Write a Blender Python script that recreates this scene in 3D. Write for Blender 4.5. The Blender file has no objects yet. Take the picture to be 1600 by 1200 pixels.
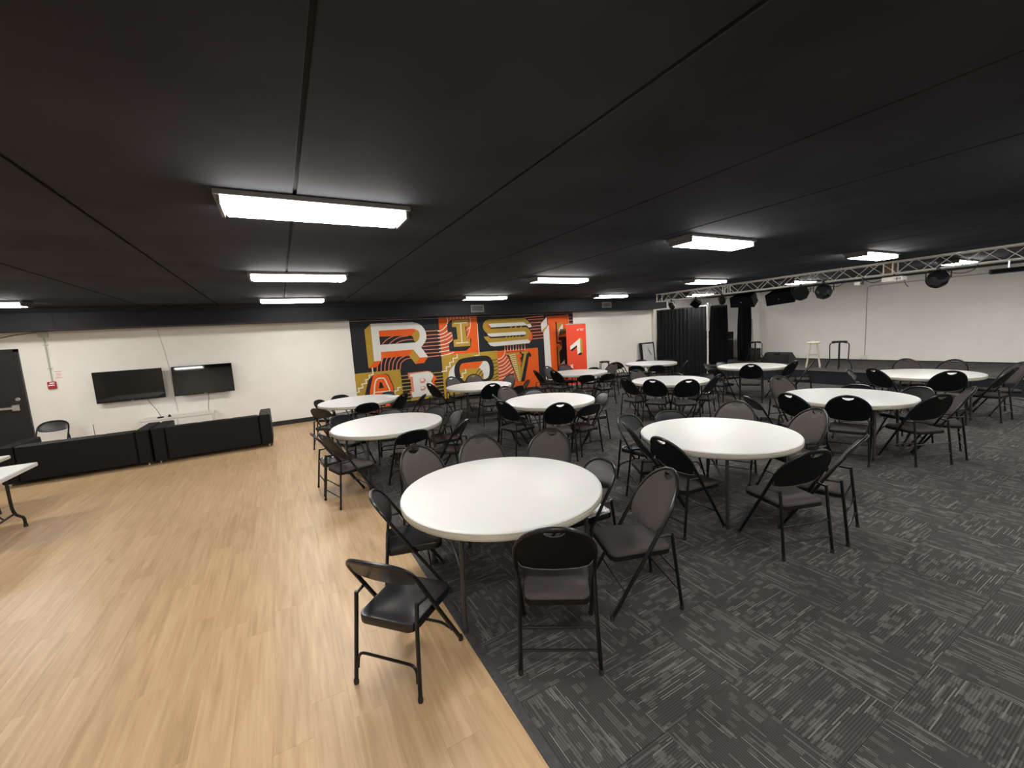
import bpy, math, random
from mathutils import Vector, Matrix
from mathutils.geometry import delaunay_2d_cdt

random.seed(7)
scene = bpy.context.scene
COL = scene.collection

# ------------------------------------------------------------------ camera
F_PX = 648.48
YAW, PITCH, ROLL = math.radians(28.869), math.radians(6.997), math.radians(3.471)
CAM_H = 1.906
cam_d = bpy.data.cameras.new('camera')
cam_d.sensor_width = 36.0
cam_d.lens = F_PX / 1600.0 * 36.0
cam_d.clip_start = 0.05
cam = bpy.data.objects.new('camera', cam_d)
COL.objects.link(cam)
fwd = Vector((math.sin(YAW) * math.cos(PITCH), math.cos(YAW) * math.cos(PITCH), -math.sin(PITCH)))
rgt0 = Vector((math.cos(YAW), -math.sin(YAW), 0))
dwn0 = fwd.cross(rgt0)
rgt = math.cos(ROLL) * rgt0 + math.sin(ROLL) * dwn0
dwn = -math.sin(ROLL) * rgt0 + math.cos(ROLL) * dwn0
m = Matrix.Identity(4)
for i in range(3):
    m[i][0], m[i][1], m[i][2] = rgt[i], -dwn[i], -fwd[i]
m[2][3] = CAM_H
cam.matrix_world = m
scene.camera = cam

# ------------------------------------------------------------------ world, exposure
world = bpy.data.worlds.new('world')
scene.world = world
world.use_nodes = True
world.node_tree.nodes['Background'].inputs[0].default_value = (0.010, 0.010, 0.011, 1)
scene.view_settings.view_transform = 'Standard'
scene.view_settings.look = 'None'
scene.view_settings.gamma = 1.0
scene.view_settings.use_curve_mapping = False
scene.view_settings.exposure = 0.0
LAMP_POWER = 49.0
LAMP_COLOUR = (1.0, 0.972, 0.925)

# ------------------------------------------------------------------ room constants
ZC = 2.87            # ceiling
YW = 11.55           # far wall
XL, XR = -7.6, 16.27  # side walls
YB = -4.6            # wall behind the camera
XE = 0.83            # edge of the wood floor
STAGE_X, STAGE_Z = 12.95, 0.36

# ------------------------------------------------------------------ materials
def new_mat(name):
    mt = bpy.data.materials.new(name)
    mt.use_nodes = True
    nt = mt.node_tree
    return mt, nt, nt.nodes['Principled BSDF']

def N(nt, kind, **kw):
    n = nt.nodes.new(kind)
    for k, v in kw.items():
        if k.startswith('i_'):
            n.inputs[int(k[2:])].default_value = v
        else:
            setattr(n, k, v)
    return n

def plain(name, col, rough=0.5, metal=0.0, spec=0.5, var=0.06, scale=30.0, bump=0.0, bscale=200.0):
    mt, nt, b = new_mat(name)
    b.inputs['Roughness'].default_value = rough
    b.inputs['Metallic'].default_value = metal
    b.inputs['Specular IOR Level'].default_value = spec
    tc = N(nt, 'ShaderNodeTexCoord')
    nz = N(nt, 'ShaderNodeTexNoise')
    nz.inputs['Scale'].default_value = scale
    nz.inputs['Detail'].default_value = 4
    nt.links.new(tc.outputs['Object'], nz.inputs['Vector'])
    rp = N(nt, 'ShaderNodeValToRGB')
    rp.color_ramp.elements[0].position = 0.3
    rp.color_ramp.elements[1].position = 0.7
    rp.color_ramp.elements[0].color = [max(0, c * (1 - var)) for c in col] + [1]
    rp.color_ramp.elements[1].color = [min(1, c * (1 + var)) for c in col] + [1]
    nt.links.new(nz.outputs['Fac'], rp.inputs['Fac'])
    nt.links.new(rp.outputs['Color'], b.inputs['Base Color'])
    if bump:
        n2 = N(nt, 'ShaderNodeTexNoise')
        n2.inputs['Scale'].default_value = bscale
        nt.links.new(tc.outputs['Object'], n2.inputs['Vector'])
        bp = N(nt, 'ShaderNodeBump')
        bp.inputs['Strength'].default_value = bump
        bp.inputs['Distance'].default_value = 0.003
        nt.links.new(n2.outputs['Fac'], bp.inputs['Height'])
        nt.links.new(bp.outputs['Normal'], b.inputs['Normal'])
    return mt

MAT = {}
MAT['wall'] = plain('painted_wall', (0.815, 0.785, 0.725), 0.75, var=0.02, scale=3, bump=0.25, bscale=60, spec=0.25)
MAT['wall_light_lift'] = plain('wall_paint_lifted_for_light', (0.93, 0.905, 0.86), 0.75, var=0.015, scale=3, bump=0.2, bscale=60, spec=0.25)  # wall paint made lighter in place of lamp light missing at the stage
MAT['black_ceiling'] = plain('black_painted_panel', (0.0325, 0.0345, 0.0425), 0.9, var=0.22, scale=1.6, bump=0.15, bscale=90, spec=0.12)
MAT['groove'] = plain('dark_groove', (0.006, 0.006, 0.007), 0.9)
MAT['soffit'] = plain('black_duct_paint', (0.0062, 0.0062, 0.0082), 0.6, spec=0.2, var=0.25, scale=4)
MAT['baseboard'] = plain('black_rubber_base', (0.012, 0.012, 0.013), 0.5)
MAT['table_white'] = plain('white_plastic', (0.640, 0.637, 0.622), 0.42, var=0.015, scale=9, bump=0.08, bscale=260)
MAT['table_rim'] = plain('speckled_plastic_rim', (0.47, 0.45, 0.37), 0.5, var=0.10, scale=220)
MAT['table_leg'] = plain('grey_leg_enamel', (0.034, 0.032, 0.031), 0.4, var=0.1)
MAT['chair_tube'] = plain('black_tube_enamel', (0.005, 0.005, 0.006), 0.33, spec=0.35, var=0.1)
MAT['chair_metal'] = plain('black_sheet_enamel', (0.006, 0.006, 0.008), 0.27, var=0.1, scale=8)
MAT['chair_back'] = plain('black_sheet_enamel_back', (0.006, 0.006, 0.007), 0.36, var=0.1, scale=8, spec=0.35)
MAT['rubber'] = plain('rubber', (0.012, 0.012, 0.012), 0.8)
MAT['chair_shell'] = plain('black_vinyl_shell', (0.0035, 0.0035, 0.004), 0.6, var=0.1, spec=0.25)
MAT['chair_fabric'] = plain('grey_fabric', (0.072, 0.064, 0.061), 0.95, var=0.22, scale=300, bump=0.5, bscale=700, spec=0.1)
MAT['piping'] = plain('grey_piping', (0.11, 0.105, 0.10), 0.5)
MAT['leather'] = plain('black_leather', (0.003, 0.003, 0.004), 0.55, spec=0.25, var=0.15, scale=12, bump=0.2, bscale=120)
MAT['chrome'] = plain('brushed_aluminium', (0.62, 0.62, 0.62), 0.32, metal=1.0, var=0.05)
MAT['truss'] = plain('truss_aluminium', (0.66, 0.65, 0.62), 0.4, metal=0.25, var=0.08)
MAT['black_plastic'] = plain('black_plastic', (0.005, 0.005, 0.006), 0.45, spec=0.3)
MAT['speaker_matte'] = plain('matte_black_speaker', (0.005, 0.005, 0.006), 0.95, spec=0.08)
MAT['black_metal'] = plain('black_metal', (0.008, 0.008, 0.009), 0.45, spec=0.35)
MAT['screen'] = plain('black_screen', (0.002, 0.002, 0.0025), 0.03, var=0.02)
MAT['white_paint'] = plain('white_lacquer', (0.80, 0.78, 0.72), 0.4, var=0.02)
MAT['conduit'] = plain('grey_conduit', (0.50, 0.49, 0.46), 0.45)
MAT['cable'] = plain('cable', (0.03, 0.03, 0.03), 0.5)
MAT['cable_white'] = plain('white_cable', (0.55, 0.54, 0.50), 0.5)
MAT['red'] = plain('alarm_red', (0.42, 0.02, 0.03), 0.35)
MAT['red_print'] = plain('red_print', (0.62, 0.12, 0.10), 0.7)
MAT['paper'] = plain('paper', (0.80, 0.79, 0.75), 0.8)
MAT['grey_paper'] = plain('grey_paper', (0.60, 0.59, 0.58), 0.8, var=0.1, scale=6)
MAT['door'] = plain('black_door_paint', (0.008, 0.008, 0.010), 0.45, var=0.1)
MAT['pale_wood'] = plain('pale_wood', (0.62, 0.54, 0.42), 0.5, var=0.1)
MAT['brown_wood'] = plain('brown_ply', (0.17, 0.085, 0.035), 0.6, var=0.15)
MAT['lamp_frame'] = plain('lamp_frame', (0.10, 0.095, 0.085), 0.4)
MAT['trim_strip'] = plain('dark_grey_strip', (0.045, 0.044, 0.046), 0.5, var=0.35, scale=25)
MAT['curtain'] = plain('black_drape', (0.006, 0.006, 0.007), 0.9, var=0.2, scale=14, bump=0.3, bscale=400, spec=0.15)
PAINT = {'black': (0.016, 0.016, 0.020), 'ochre': (0.46, 0.285, 0.035), 'orange': (0.80, 0.115, 0.012),
         'white': (0.74, 0.72, 0.67), 'cream': (0.80, 0.72, 0.58), 'pink': (0.72, 0.22, 0.13),
         'rust': (0.60, 0.085, 0.022), 'maroon': (0.045, 0.012, 0.012), 'olive': (0.17, 0.12, 0.02)}
for k, c in PAINT.items():
    MAT['paint_' + k] = plain('mural_' + k, c, 0.6, var=0.03, scale=5, spec=0.25)
MAT['banner'] = plain('banner_print_orange', (0.72, 0.055, 0.015), 0.5, var=0.02)

def sheer():
    mt, nt, b = new_mat('sheer_black_drape')
    b.inputs['Base Color'].default_value = (0.009, 0.009, 0.010, 1)
    b.inputs['Roughness'].default_value = 0.9
    tr = N(nt, 'ShaderNodeBsdfTransparent')
    mx = N(nt, 'ShaderNodeMixShader')
    mx.inputs[0].default_value = 0.90
    nt.links.new(tr.outputs[0], mx.inputs[1])
    nt.links.new(b.outputs[0], mx.inputs[2])
    nt.links.new(mx.outputs[0], nt.nodes['Material Output'].inputs[0])
    return mt
MAT['sheer'] = sheer()

def lamp_mat():
    mt, nt, b = new_mat('lamp_diffuser')
    b.inputs['Base Color'].default_value = (0.8, 0.8, 0.8, 1)
    b.inputs['Emission Color'].default_value = LAMP_COLOUR + (1,)
    b.inputs['Emission Strength'].default_value = LAMP_POWER
    return mt
MAT['diffuser'] = lamp_mat()

def math_node(nt, op, a, b=None):
    n = N(nt, 'ShaderNodeMath', operation=op)
    for i, v in enumerate((a, b)):
        if v is None:
            continue
        if isinstance(v, (int, float)):
            n.inputs[i].default_value = v
        else:
            nt.links.new(v, n.inputs[i])
    return n.outputs[0]

def mix_col(nt, fac, a, b):
    n = N(nt, 'ShaderNodeMix', data_type='RGBA')
    for sock, v in ((n.inputs[0], fac), (n.inputs[6], a), (n.inputs[7], b)):
        if isinstance(v, (int, float)):
            sock.default_value = v
        elif isinstance(v, tuple):
            sock.default_value = v + (1,)
        else:
            nt.links.new(v, sock)
    return n.outputs[2]

def carpet_mat():
    """striped loop-pile carpet tile: fine ribs along v, random light dashes and blocks"""
    mt, nt, b = new_mat('striped_carpet')
    uv = N(nt, 'ShaderNodeUVMap', uv_map='tile')
    sp = N(nt, 'ShaderNodeSeparateXYZ')
    nt.links.new(uv.outputs[0], sp.inputs[0])
    u, v = sp.outputs[0], sp.outputs[1]
    def cell(du, dv, shift, seed):
        a = math_node(nt, 'FLOOR', math_node(nt, 'DIVIDE', u, du))
        w1 = N(nt, 'ShaderNodeTexWhiteNoise', noise_dimensions='2D')
        cb0 = N(nt, 'ShaderNodeCombineXYZ')
        nt.links.new(a, cb0.inputs[0])
        cb0.inputs[1].default_value = seed
        nt.links.new(cb0.outputs[0], w1.inputs['Vector'])
        vs = math_node(nt, 'ADD', v, math_node(nt, 'MULTIPLY', w1.outputs['Value'], shift))
        c = math_node(nt, 'FLOOR', math_node(nt, 'DIVIDE', vs, dv))
        w = N(nt, 'ShaderNodeTexWhiteNoise', noise_dimensions='3D')
        cb = N(nt, 'ShaderNodeCombineXYZ')
        nt.links.new(a, cb.inputs[0]); nt.links.new(c, cb.inputs[1]); cb.inputs[2].default_value = seed
        nt.links.new(cb.outputs[0], w.inputs['Vector'])
        return w.outputs['Value']
    ribs = math_node(nt, 'SINE', math_node(nt, 'MULTIPLY', u, 2 * math.pi / 0.0124))
    ribf = math_node(nt, 'ADD', math_node(nt, 'MULTIPLY', ribs, 0.21), 0.77)
    line = math_node(nt, 'GREATER_THAN', cell(0.0062, 0.17, 0.9, 3.0), 0.885)
    block = math_node(nt, 'GREATER_THAN', cell(0.0248, 0.042, 0.3, 11.0), 0.86)
    alt = math_node(nt, 'GREATER_THAN', math_node(nt, 'FRACT', math_node(nt, 'DIVIDE', u, 0.0124)), 0.45)
    dash = math_node(nt, 'MULTIPLY', math_node(nt, 'GREATER_THAN', cell(0.0372, 0.06, 0.5, 23.0), 0.92), alt)
    tone = cell(0.10, 0.125, 0.4, 31.0)
    base = mix_col(nt, tone, (0.066, 0.064, 0.062), (0.080, 0.075, 0.071))
    c1 = mix_col(nt, math_node(nt, 'MULTIPLY', block, 0.55), base, (0.135, 0.128, 0.119))
    c2 = mix_col(nt, math_node(nt, 'MULTIPLY', line, 0.7), c1, (0.215, 0.206, 0.190))
    c3 = mix_col(nt, math_node(nt, 'MULTIPLY', dash, 0.7), c2, (0.215, 0.206, 0.190))
    c4 = N(nt, 'ShaderNodeVectorMath', operation='SCALE')
    nt.links.new(c3, c4.inputs[0]); nt.links.new(ribf, c4.inputs[3])
    nt.links.new(c4.outputs[0], b.inputs['Base Color'])
    b.inputs['Roughness'].default_value = 0.95
    b.inputs['Specular IOR Level'].default_value = 0.1
    nz = N(nt, 'ShaderNodeTexNoise'); nz.inputs['Scale'].default_value = 500
    nt.links.new(uv.outputs[0], nz.inputs['Vector'])
    h = math_node(nt, 'ADD', math_node(nt, 'MULTIPLY', ribs, 0.6), nz.outputs['Fac'])
    bp = N(nt, 'ShaderNodeBump'); bp.inputs['Strength'].default_value = 0.35; bp.inputs['Distance'].default_value = 0.002
    nt.links.new(h, bp.inputs['Height']); nt.links.new(bp.outputs[0], b.inputs['Normal'])
    return mt
MAT['carpet'] = carpet_mat()

def wood_mat():
    mt, nt, b = new_mat('oak_vinyl_plank')
    uv = N(nt, 'ShaderNodeUVMap', uv_map='tile')
    rn = N(nt, 'ShaderNodeUVMap', uv_map='rnd')
    mp = N(nt, 'ShaderNodeMapping'); mp.inputs['Scale'].default_value = (34, 1.6, 1)
    nt.links.new(uv.outputs[0], mp.inputs[0])
    n1 = N(nt, 'ShaderNodeTexNoise'); n1.inputs['Scale'].default_value = 1.0; n1.inputs['Detail'].default_value = 6; n1.inputs['Roughness'].default_value = 0.6
    nt.links.new(mp.outputs[0], n1.inputs['Vector'])
    mp2 = N(nt, 'ShaderNodeMapping'); mp2.inputs['Scale'].default_value = (9, 0.9, 1)
    nt.links.new(uv.outputs[0], mp2.inputs[0])
    n2 = N(nt, 'ShaderNodeTexNoise'); n2.inputs['Scale'].default_value = 1.0; n2.inputs['Detail'].default_value = 3; n2.inputs['Distortion'].default_value = 1.2
    nt.links.new(mp2.outputs[0], n2.inputs['Vector'])
    f = math_node(nt, 'ADD', math_node(nt, 'MULTIPLY', n1.outputs['Fac'], 0.55), math_node(nt, 'MULTIPLY', n2.outputs['Fac'], 0.45))
    rp = N(nt, 'ShaderNodeValToRGB')
    e = rp.color_ramp.elements
    e[0].position = 0.34; e[0].color = (0.385, 0.247, 0.128, 1)
    e[1].position = 0.66; e[1].color = (0.570, 0.397, 0.227, 1)
    k = e.new(0.5); k.color = (0.489, 0.325, 0.177, 1)
    nt.links.new(f, rp.inputs[0])
    sp = N(nt, 'ShaderNodeSeparateXYZ'); nt.links.new(rn.outputs[0], sp.inputs[0])
    br = math_node(nt, 'ADD', math_node(nt, 'MULTIPLY', sp.outputs[0], 0.06), 0.97)
    sc = N(nt, 'ShaderNodeVectorMath', operation='SCALE')
    nt.links.new(rp.outputs[0], sc.inputs[0]); nt.links.new(br, sc.inputs[3])
    nt.links.new(sc.outputs[0], b.inputs['Base Color'])
    b.inputs['Roughness'].default_value = 0.36
    b.inputs['Specular IOR Level'].default_value = 0.4
    bp = N(nt, 'ShaderNodeBump'); bp.inputs['Strength'].default_value = 0.22; bp.inputs['Distance'].default_value = 0.002
    nt.links.new(n1.outputs['Fac'], bp.inputs['Height']); nt.links.new(bp.outputs[0], b.inputs['Normal'])
    return mt
MAT['wood'] = wood_mat()

# ------------------------------------------------------------------ mesh building
class MB:
    def __init__(self):
        self.v, self.f, self.mi = [], [], []
    def add(self, vs, fs, mi=0):
        o = len(self.v)
        self.v += [tuple(p) for p in vs]
        self.f += [tuple(i + o for i in q) for q in fs]
        self.mi += [mi] * len(fs)
        return self
    def box(self, lo, hi, mi=0, bev=0.0):
        x0, y0, z0 = lo; x1, y1, z1 = hi
        if bev <= 0:
            vs = [(x0,y0,z0),(x1,y0,z0),(x1,y1,z0),(x0,y1,z0),(x0,y0,z1),(x1,y0,z1),(x1,y1,z1),(x0,y1,z1)]
            return self.add(vs, [(0,3,2,1),(4,5,6,7),(0,1,5,4),(1,2,6,5),(2,3,7,6),(3,0,4,7)], mi)
        b = min(bev, (x1-x0)*.49, (y1-y0)*.49, (z1-z0)*.49)
        vs, idx = [], {}
        for ix, (X, sx) in enumerate(((x0,1),(x1,-1))):
            for iy, (Y, sy) in enumerate(((y0,1),(y1,-1))):
                for iz, (Z, sz) in enumerate(((z0,1),(z1,-1))):
                    for a in range(3):
                        p = [X + sx*b, Y + sy*b, Z + sz*b]
                        p[a] = (X, Y, Z)[a]
                        idx[(ix,iy,iz,a)] = len(vs); vs.append(tuple(p))
        fs = []
        g = lambda ix,iy,iz,a: idx[(ix,iy,iz,a)]
        for s in (0,1):
            q = [g(s,0,0,0),g(s,1,0,0),g(s,1,1,0),g(s,0,1,0)]; fs.append(q if s else q[::-1])
            q = [g(0,s,0,1),g(0,s,1,1),g(1,s,1,1),g(1,s,0,1)]; fs.append(q if s else q[::-1])
            q = [g(0,0,s,2),g(1,0,s,2),g(1,1,s,2),g(0,1,s,2)]; fs.append(q if s else q[::-1])
        for i in (0,1):
            for j in (0,1):
                fs.append([g(i,j,0,0),g(i,j,1,0),g(i,j,1,1),g(i,j,0,1)])
                fs.append([g(i,0,j,0),g(i,1,j,0),g(i,1,j,2),g(i,0,j,2)])
                fs.append([g(0,i,j,1),g(1,i,j,1),g(1,i,j,2),g(0,i,j,2)])
                for k2 in (0,1):
                    fs.append([g(i,j,k2,0),g(i,j,k2,1),g(i,j,k2,2)])
        return self.add(vs, fs, mi)
    def tube(self, pts, r, n=8, mi=0, caps=True):
        P = [Vector(p) for p in pts]
        rr = r if isinstance(r, (list, tuple)) else [r] * len(P)
        vs, fs = [], []
        up = None
        for i, p in enumerate(P):
            a = P[max(i-1, 0)]; c = P[min(i+1, len(P)-1)]
            t = (c - a).normalized()
            if up is None:
                up = Vector((0,0,1)) if abs(t.z) < .9 else Vector((0,1,0))
            s = t.cross(up).normalized(); up = s.cross(t).normalized()
            for k in range(n):
                an = 2*math.pi*k/n
                vs.append(p + (s*math.cos(an) + up*math.sin(an)) * rr[i])
        for i in range(len(P)-1):
            for k in range(n):
                fs.append((i*n+k, i*n+(k+1)%n, (i+1)*n+(k+1)%n, (i+1)*n+k))
        if caps:
            fs.append(tuple(range(n))[::-1]); fs.append(tuple((len(P)-1)*n+k for k in range(n)))
        return self.add(vs, fs, mi)
    def rings(self, rings, mi=0, cap0=True, cap1=True):
        n = len(rings[0]); vs = [p for r in rings for p in r]; fs = []
        for i in range(len(rings)-1):
            for k in range(n):
                fs.append((i*n+k, i*n+(k+1)%n, (i+1)*n+(k+1)%n, (i+1)*n+k))
        if cap0: fs.append(tuple(range(n))[::-1])
        if cap1: fs.append(tuple((len(rings)-1)*n+k for k in range(n)))
        return self.add(vs, fs, mi)
    def lathe(self, prof, n=24, c=(0,0,0), mi=0, cap0=True, cap1=True):
        return self.rings([[(c[0]+r*math.cos(2*math.pi*k/n), c[1]+r*math.sin(2*math.pi*k/n), c[2]+z) for k in range(n)] for r, z in prof], mi, cap0, cap1)
    def xf(self, M):
        self.v = [tuple(M @ Vector(p)) for p in self.v]
        return self
    def mesh(self, name, mats, smooth=False):
        me = bpy.data.meshes.new(name)
        me.from_pydata(self.v, [], self.f)
        for mm in (mats if isinstance(mats, (list, tuple)) else [mats]):
            me.materials.append(MAT[mm])
        if any(self.mi):
            me.polygons.foreach_set('material_index', self.mi)
        me.polygons.foreach_set('use_smooth', [smooth] * len(self.f))
        if smooth:
            try: me.set_sharp_from_angle(angle=math.radians(42))
            except Exception: pass
        me.update()
        return me
    def build(self, name, mats, parent=None, smooth=False):
        return link(name, self.mesh(name, mats, smooth), parent)

def link(name, data, parent=None):
    o = bpy.data.objects.new(name, data)
    COL.objects.link(o)
    o.parent = parent
    return o

def tag(o, label=None, cat=None, group=None, kind=None):
    if label: o['label'] = label
    if cat: o['category'] = cat
    if group: o['group'] = group
    if kind: o['kind'] = kind
    return o

def thing(name, label, cat, loc=(0,0,0), rz=0.0, group=None):
    o = link(name, None)
    o.location = loc; o.rotation_euler = (0, 0, rz)
    o.empty_display_size = 0.1
    return tag(o, label, cat, group)

def copy_tree(o, parent=None):
    c = o.copy(); COL.objects.link(c); c.parent = parent
    for ch in KIDS.get(o.name, ()):
        k2 = copy_tree(ch, c)
    return c
KIDS = {}
def index_kids():
    KIDS.clear()
    for o in COL.objects:
        if o.parent: KIDS.setdefault(o.parent.name, []).append(o)

def struct(o, label=None):
    o['kind'] = 'structure'
    if label: o['label'] = label
    return o

def bez(p0, p1, p2, p3, n=10):
    out = []
    for i in range(n+1):
        t = i/n; s = 1-t
        out.append(tuple(s**3*a + 3*s*s*t*b + 3*s*t*t*c + t**3*d for a, b, c, d in zip(p0, p1, p2, p3)))
    return out

def rrect(w0, w1, y0, y1, r, n=6):
    """rounded trapezoid outline (ccw), width w0 at y0 and w1 at y1"""
    c = [(w0/2-r, y0+r, -90), (w1/2-r, y1-r, 0), (-w1/2+r, y1-r, 90), (-w0/2+r, y0+r, 180)]
    out = []
    for cx, cy, a0 in c:
        for i in range(n+1):
            a = math.radians(a0 + 90*i/n)
            out.append((cx + r*math.cos(a), cy + r*math.sin(a)))
    return out

def inpoly(p, poly):
    x, y = p; r = False
    for i in range(len(poly)):
        x1, y1 = poly[i]; x2, y2 = poly[i-1]
        if (y1 > y) != (y2 > y) and x < (x2-x1)*(y-y1)/(y2-y1)+x1: r = not r
    return r

# ------------------------------------------------------------------ picking the pieces that show largest
def project(p):
    d = Vector(p) - Vector((0, 0, CAM_H))
    z = d.dot(fwd)
    if z < 0.05: return None
    return (800 + F_PX*d.dot(rgt)/z, 600 + F_PX*d.dot(dwn)/z)

def screen_area(corners):
    q = [project(c) for c in corners]
    if any(p is None for p in q): return 0.0
    if max(p[0] for p in q) < 0 or min(p[0] for p in q) > 1600 or max(p[1] for p in q) < 0 or min(p[1] for p in q) > 1200: return 0.0
    a = 0
    for i in range(len(q)):
        a += q[i-1][0]*q[i][1] - q[i][0]*q[i-1][1]
    return abs(a)/2

def uv_set(me, name, fn):
    lay = me.uv_layers.new(name=name)
    buf = []
    for l in me.loops:
        buf += list(fn(l.index, me.vertices[l.vertex_index].co))
    lay.data.foreach_set('uv', buf)

def slab(x0, x1, y0, y1, z0, z1, b=0.0005):
    """floor piece with a small chamfer round its top"""
    vs = [(x0,y0,z0),(x1,y0,z0),(x1,y1,z0),(x0,y1,z0),(x0,y0,z1-b),(x1,y0,z1-b),(x1,y1,z1-b),(x0,y1,z1-b),
          (x0+b,y0+b,z1),(x1-b,y0+b,z1),(x1-b,y1-b,z1),(x0+b,y1-b,z1)]
    fs = [(0,1,5,4),(1,2,6,5),(2,3,7,6),(3,0,4,7),(4,5,9,8),(5,6,10,9),(6,7,11,10),(7,4,8,11),(8,9,10,11)]
    return vs, fs

def lay_pieces(pieces, parent, name, mat, zt, limit=300):
    """pieces: (x0,x1,y0,y1,turn,uoff,voff,rnd)"""
    ranked = sorted(pieces, key=lambda p: -screen_area([(p[0],p[2],zt),(p[1],p[2],zt),(p[1],p[3],zt),(p[0],p[3],zt)]))
    def uvs(p, co):
        a, c = co[0]-p[0], co[1]-p[2]
        if p[4]: a, c = c, a
        return (a + p[5], c + p[6])
    rest, uvr, rnr = MB(), [], []
    for i, p in enumerate(ranked):
        vs, fs = slab(p[0], p[1], p[2], p[3], zt-0.006, zt, 0.0012 if name == 'carpet_tile' else 0.0007)
        if i < limit:
            cx, cy = (p[0]+p[1])/2, (p[2]+p[3])/2
            me = bpy.data.meshes.new(name)
            me.from_pydata([(x-cx, y-cy, z) for x, y, z in vs], [], fs)
            me.materials.append(MAT[mat])
            uv_set(me, 'tile', lambda k, co: uvs(p, (co[0]+cx, co[1]+cy)))
            uv_set(me, 'rnd', lambda k, co: (p[7], 0.0))
            o = link(name, me, parent)
            o.location = (cx, cy, 0)
        else:
            for fcs in fs:
                for k in fcs:
                    uvr.append(uvs(p, vs[k])); rnr.append((p[7], 0.0))
            rest.add(vs, fs)
    if rest.f:
        o = rest.build(name + '_far_rows', mat, parent)
        me = o.data
        uv_set(me, 'tile', lambda k, co: uvr[k])
        uv_set(me, 'rnd', lambda k, co: rnr[k])
        o['kind'] = 'stuff'

# ---- wood floor
floor_wood = MB().box((XL, YB, -0.12), (XE, YW, -0.006)).build('floor', 'groove')
struct(floor_wood, 'warm oak-look plank floor along the left side of the hall')
rw = random.Random(3)
pieces = []
PW, PL, g = 0.178, 1.22, 0.0001
k = 0
x = XE
while x > XL:
    x0 = max(x - PW, XL)
    off = rw.choice([0.0, 0.41, 0.82, 0.2, 0.61, 1.02])
    y = YB + off - PL
    while y < YW:
        a, b_ = max(y, YB), min(y + PL, YW)
        if b_ - a > 0.02 and b_ > 0.2:
            pieces.append((x0 + g, x - g, a + g, b_ - g, 0, rw.uniform(0, 50), rw.uniform(0, 50), rw.random()))
        y += PL
    x -= PW
lay_pieces(pieces, floor_wood, 'plank', 'wood', 0.0)
# plain continuation where the camera cannot look
MB().box((XL, YB, -0.006), (XE, -1.0, -0.0015)).build('plank_bed', 'wood', floor_wood)

# ---- carpet floor
floor_carpet = MB().box((XE, YB, -0.12), (XR, YW, -0.006)).build('floor', 'groove')
struct(floor_carpet, 'dark grey carpet tile floor under the round tables')
rc = random.Random(5)
pieces = []
CX0, CY0, TS = 0.885, 1.22, 0.5
i = 0
while CX0 + i*TS < STAGE_X:
    for j in range(-6, 22):
        x0, x1 = CX0 + i*TS, min(CX0 + (i+1)*TS, STAGE_X + 0.02)
        y0, y1 = CY0 + j*TS, min(CY0 + (j+1)*TS, YW)
        if y1 - y0 < 0.03: continue
        turn = (i + j) % 2
        pieces.append((x0+.0008, x1-.0008, y0+.0008, y1-.0008, turn, 0.5*rc.randint(0, 60), 0.5*rc.randint(0, 60)+rc.random(), rc.random()))
    i += 1
lay_pieces(pieces, floor_carpet, 'carpet_tile', 'carpet', 0.0)
tr = MB().box((XE, YB, -0.006), (CX0, YW, 0.0035), bev=0.003).build('trim_1', 'trim_strip')
struct(tr, 'dark transition strip between the wood floor and the carpet')

# ---- walls
def wall(name, lo, hi, label, mat='wall'):
    return struct(MB().box(lo, hi).build(name, mat), label)
wall('wall_back', (XL, YW, -0.1), (XR + 0.2, YW + 0.2, ZC + 0.2), 'cream painted far wall with the mural and televisions')
wall('wall_left', (XL - 0.2, YB, -0.1), (XL, YW + 0.2, ZC + 0.2), 'cream painted side wall beyond the left edge')
wall('wall_right', (XR, YB, -0.1), (XR + 0.2, YW, ZC + 0.2), 'pale cream painted wall behind the stage', 'wall_light_lift')
wall('wall_front', (XL, YB - 0.2, -0.1), (XR, YB, ZC + 0.2), 'cream painted wall behind the camera')
wall('wall_stub', (15.71, 9.455, STAGE_Z), (XR, 9.67, ZC), 'short white wall return at the end of the stage', 'wall_light_lift')

# ---- ceiling: long black panels with recessed seams
ceil = MB().box((XL, YB, ZC + 0.02), (XR, YW, ZC + 0.2)).build('ceiling', 'groove')
struct(ceil, 'black panelled ceiling with long recessed seams')
sx = 0.197
while sx > XL: sx -= 1.225
while sx < XR:
    a, b_ = max(sx + 0.011, XL), min(sx + 1.225 - 0.011, XR)
    MB().box((a, YB, ZC), (b_, YW, ZC + 0.022), bev=0.004).build('ceiling_panel', 'black_ceiling', ceil)
    sx += 1.225

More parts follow.
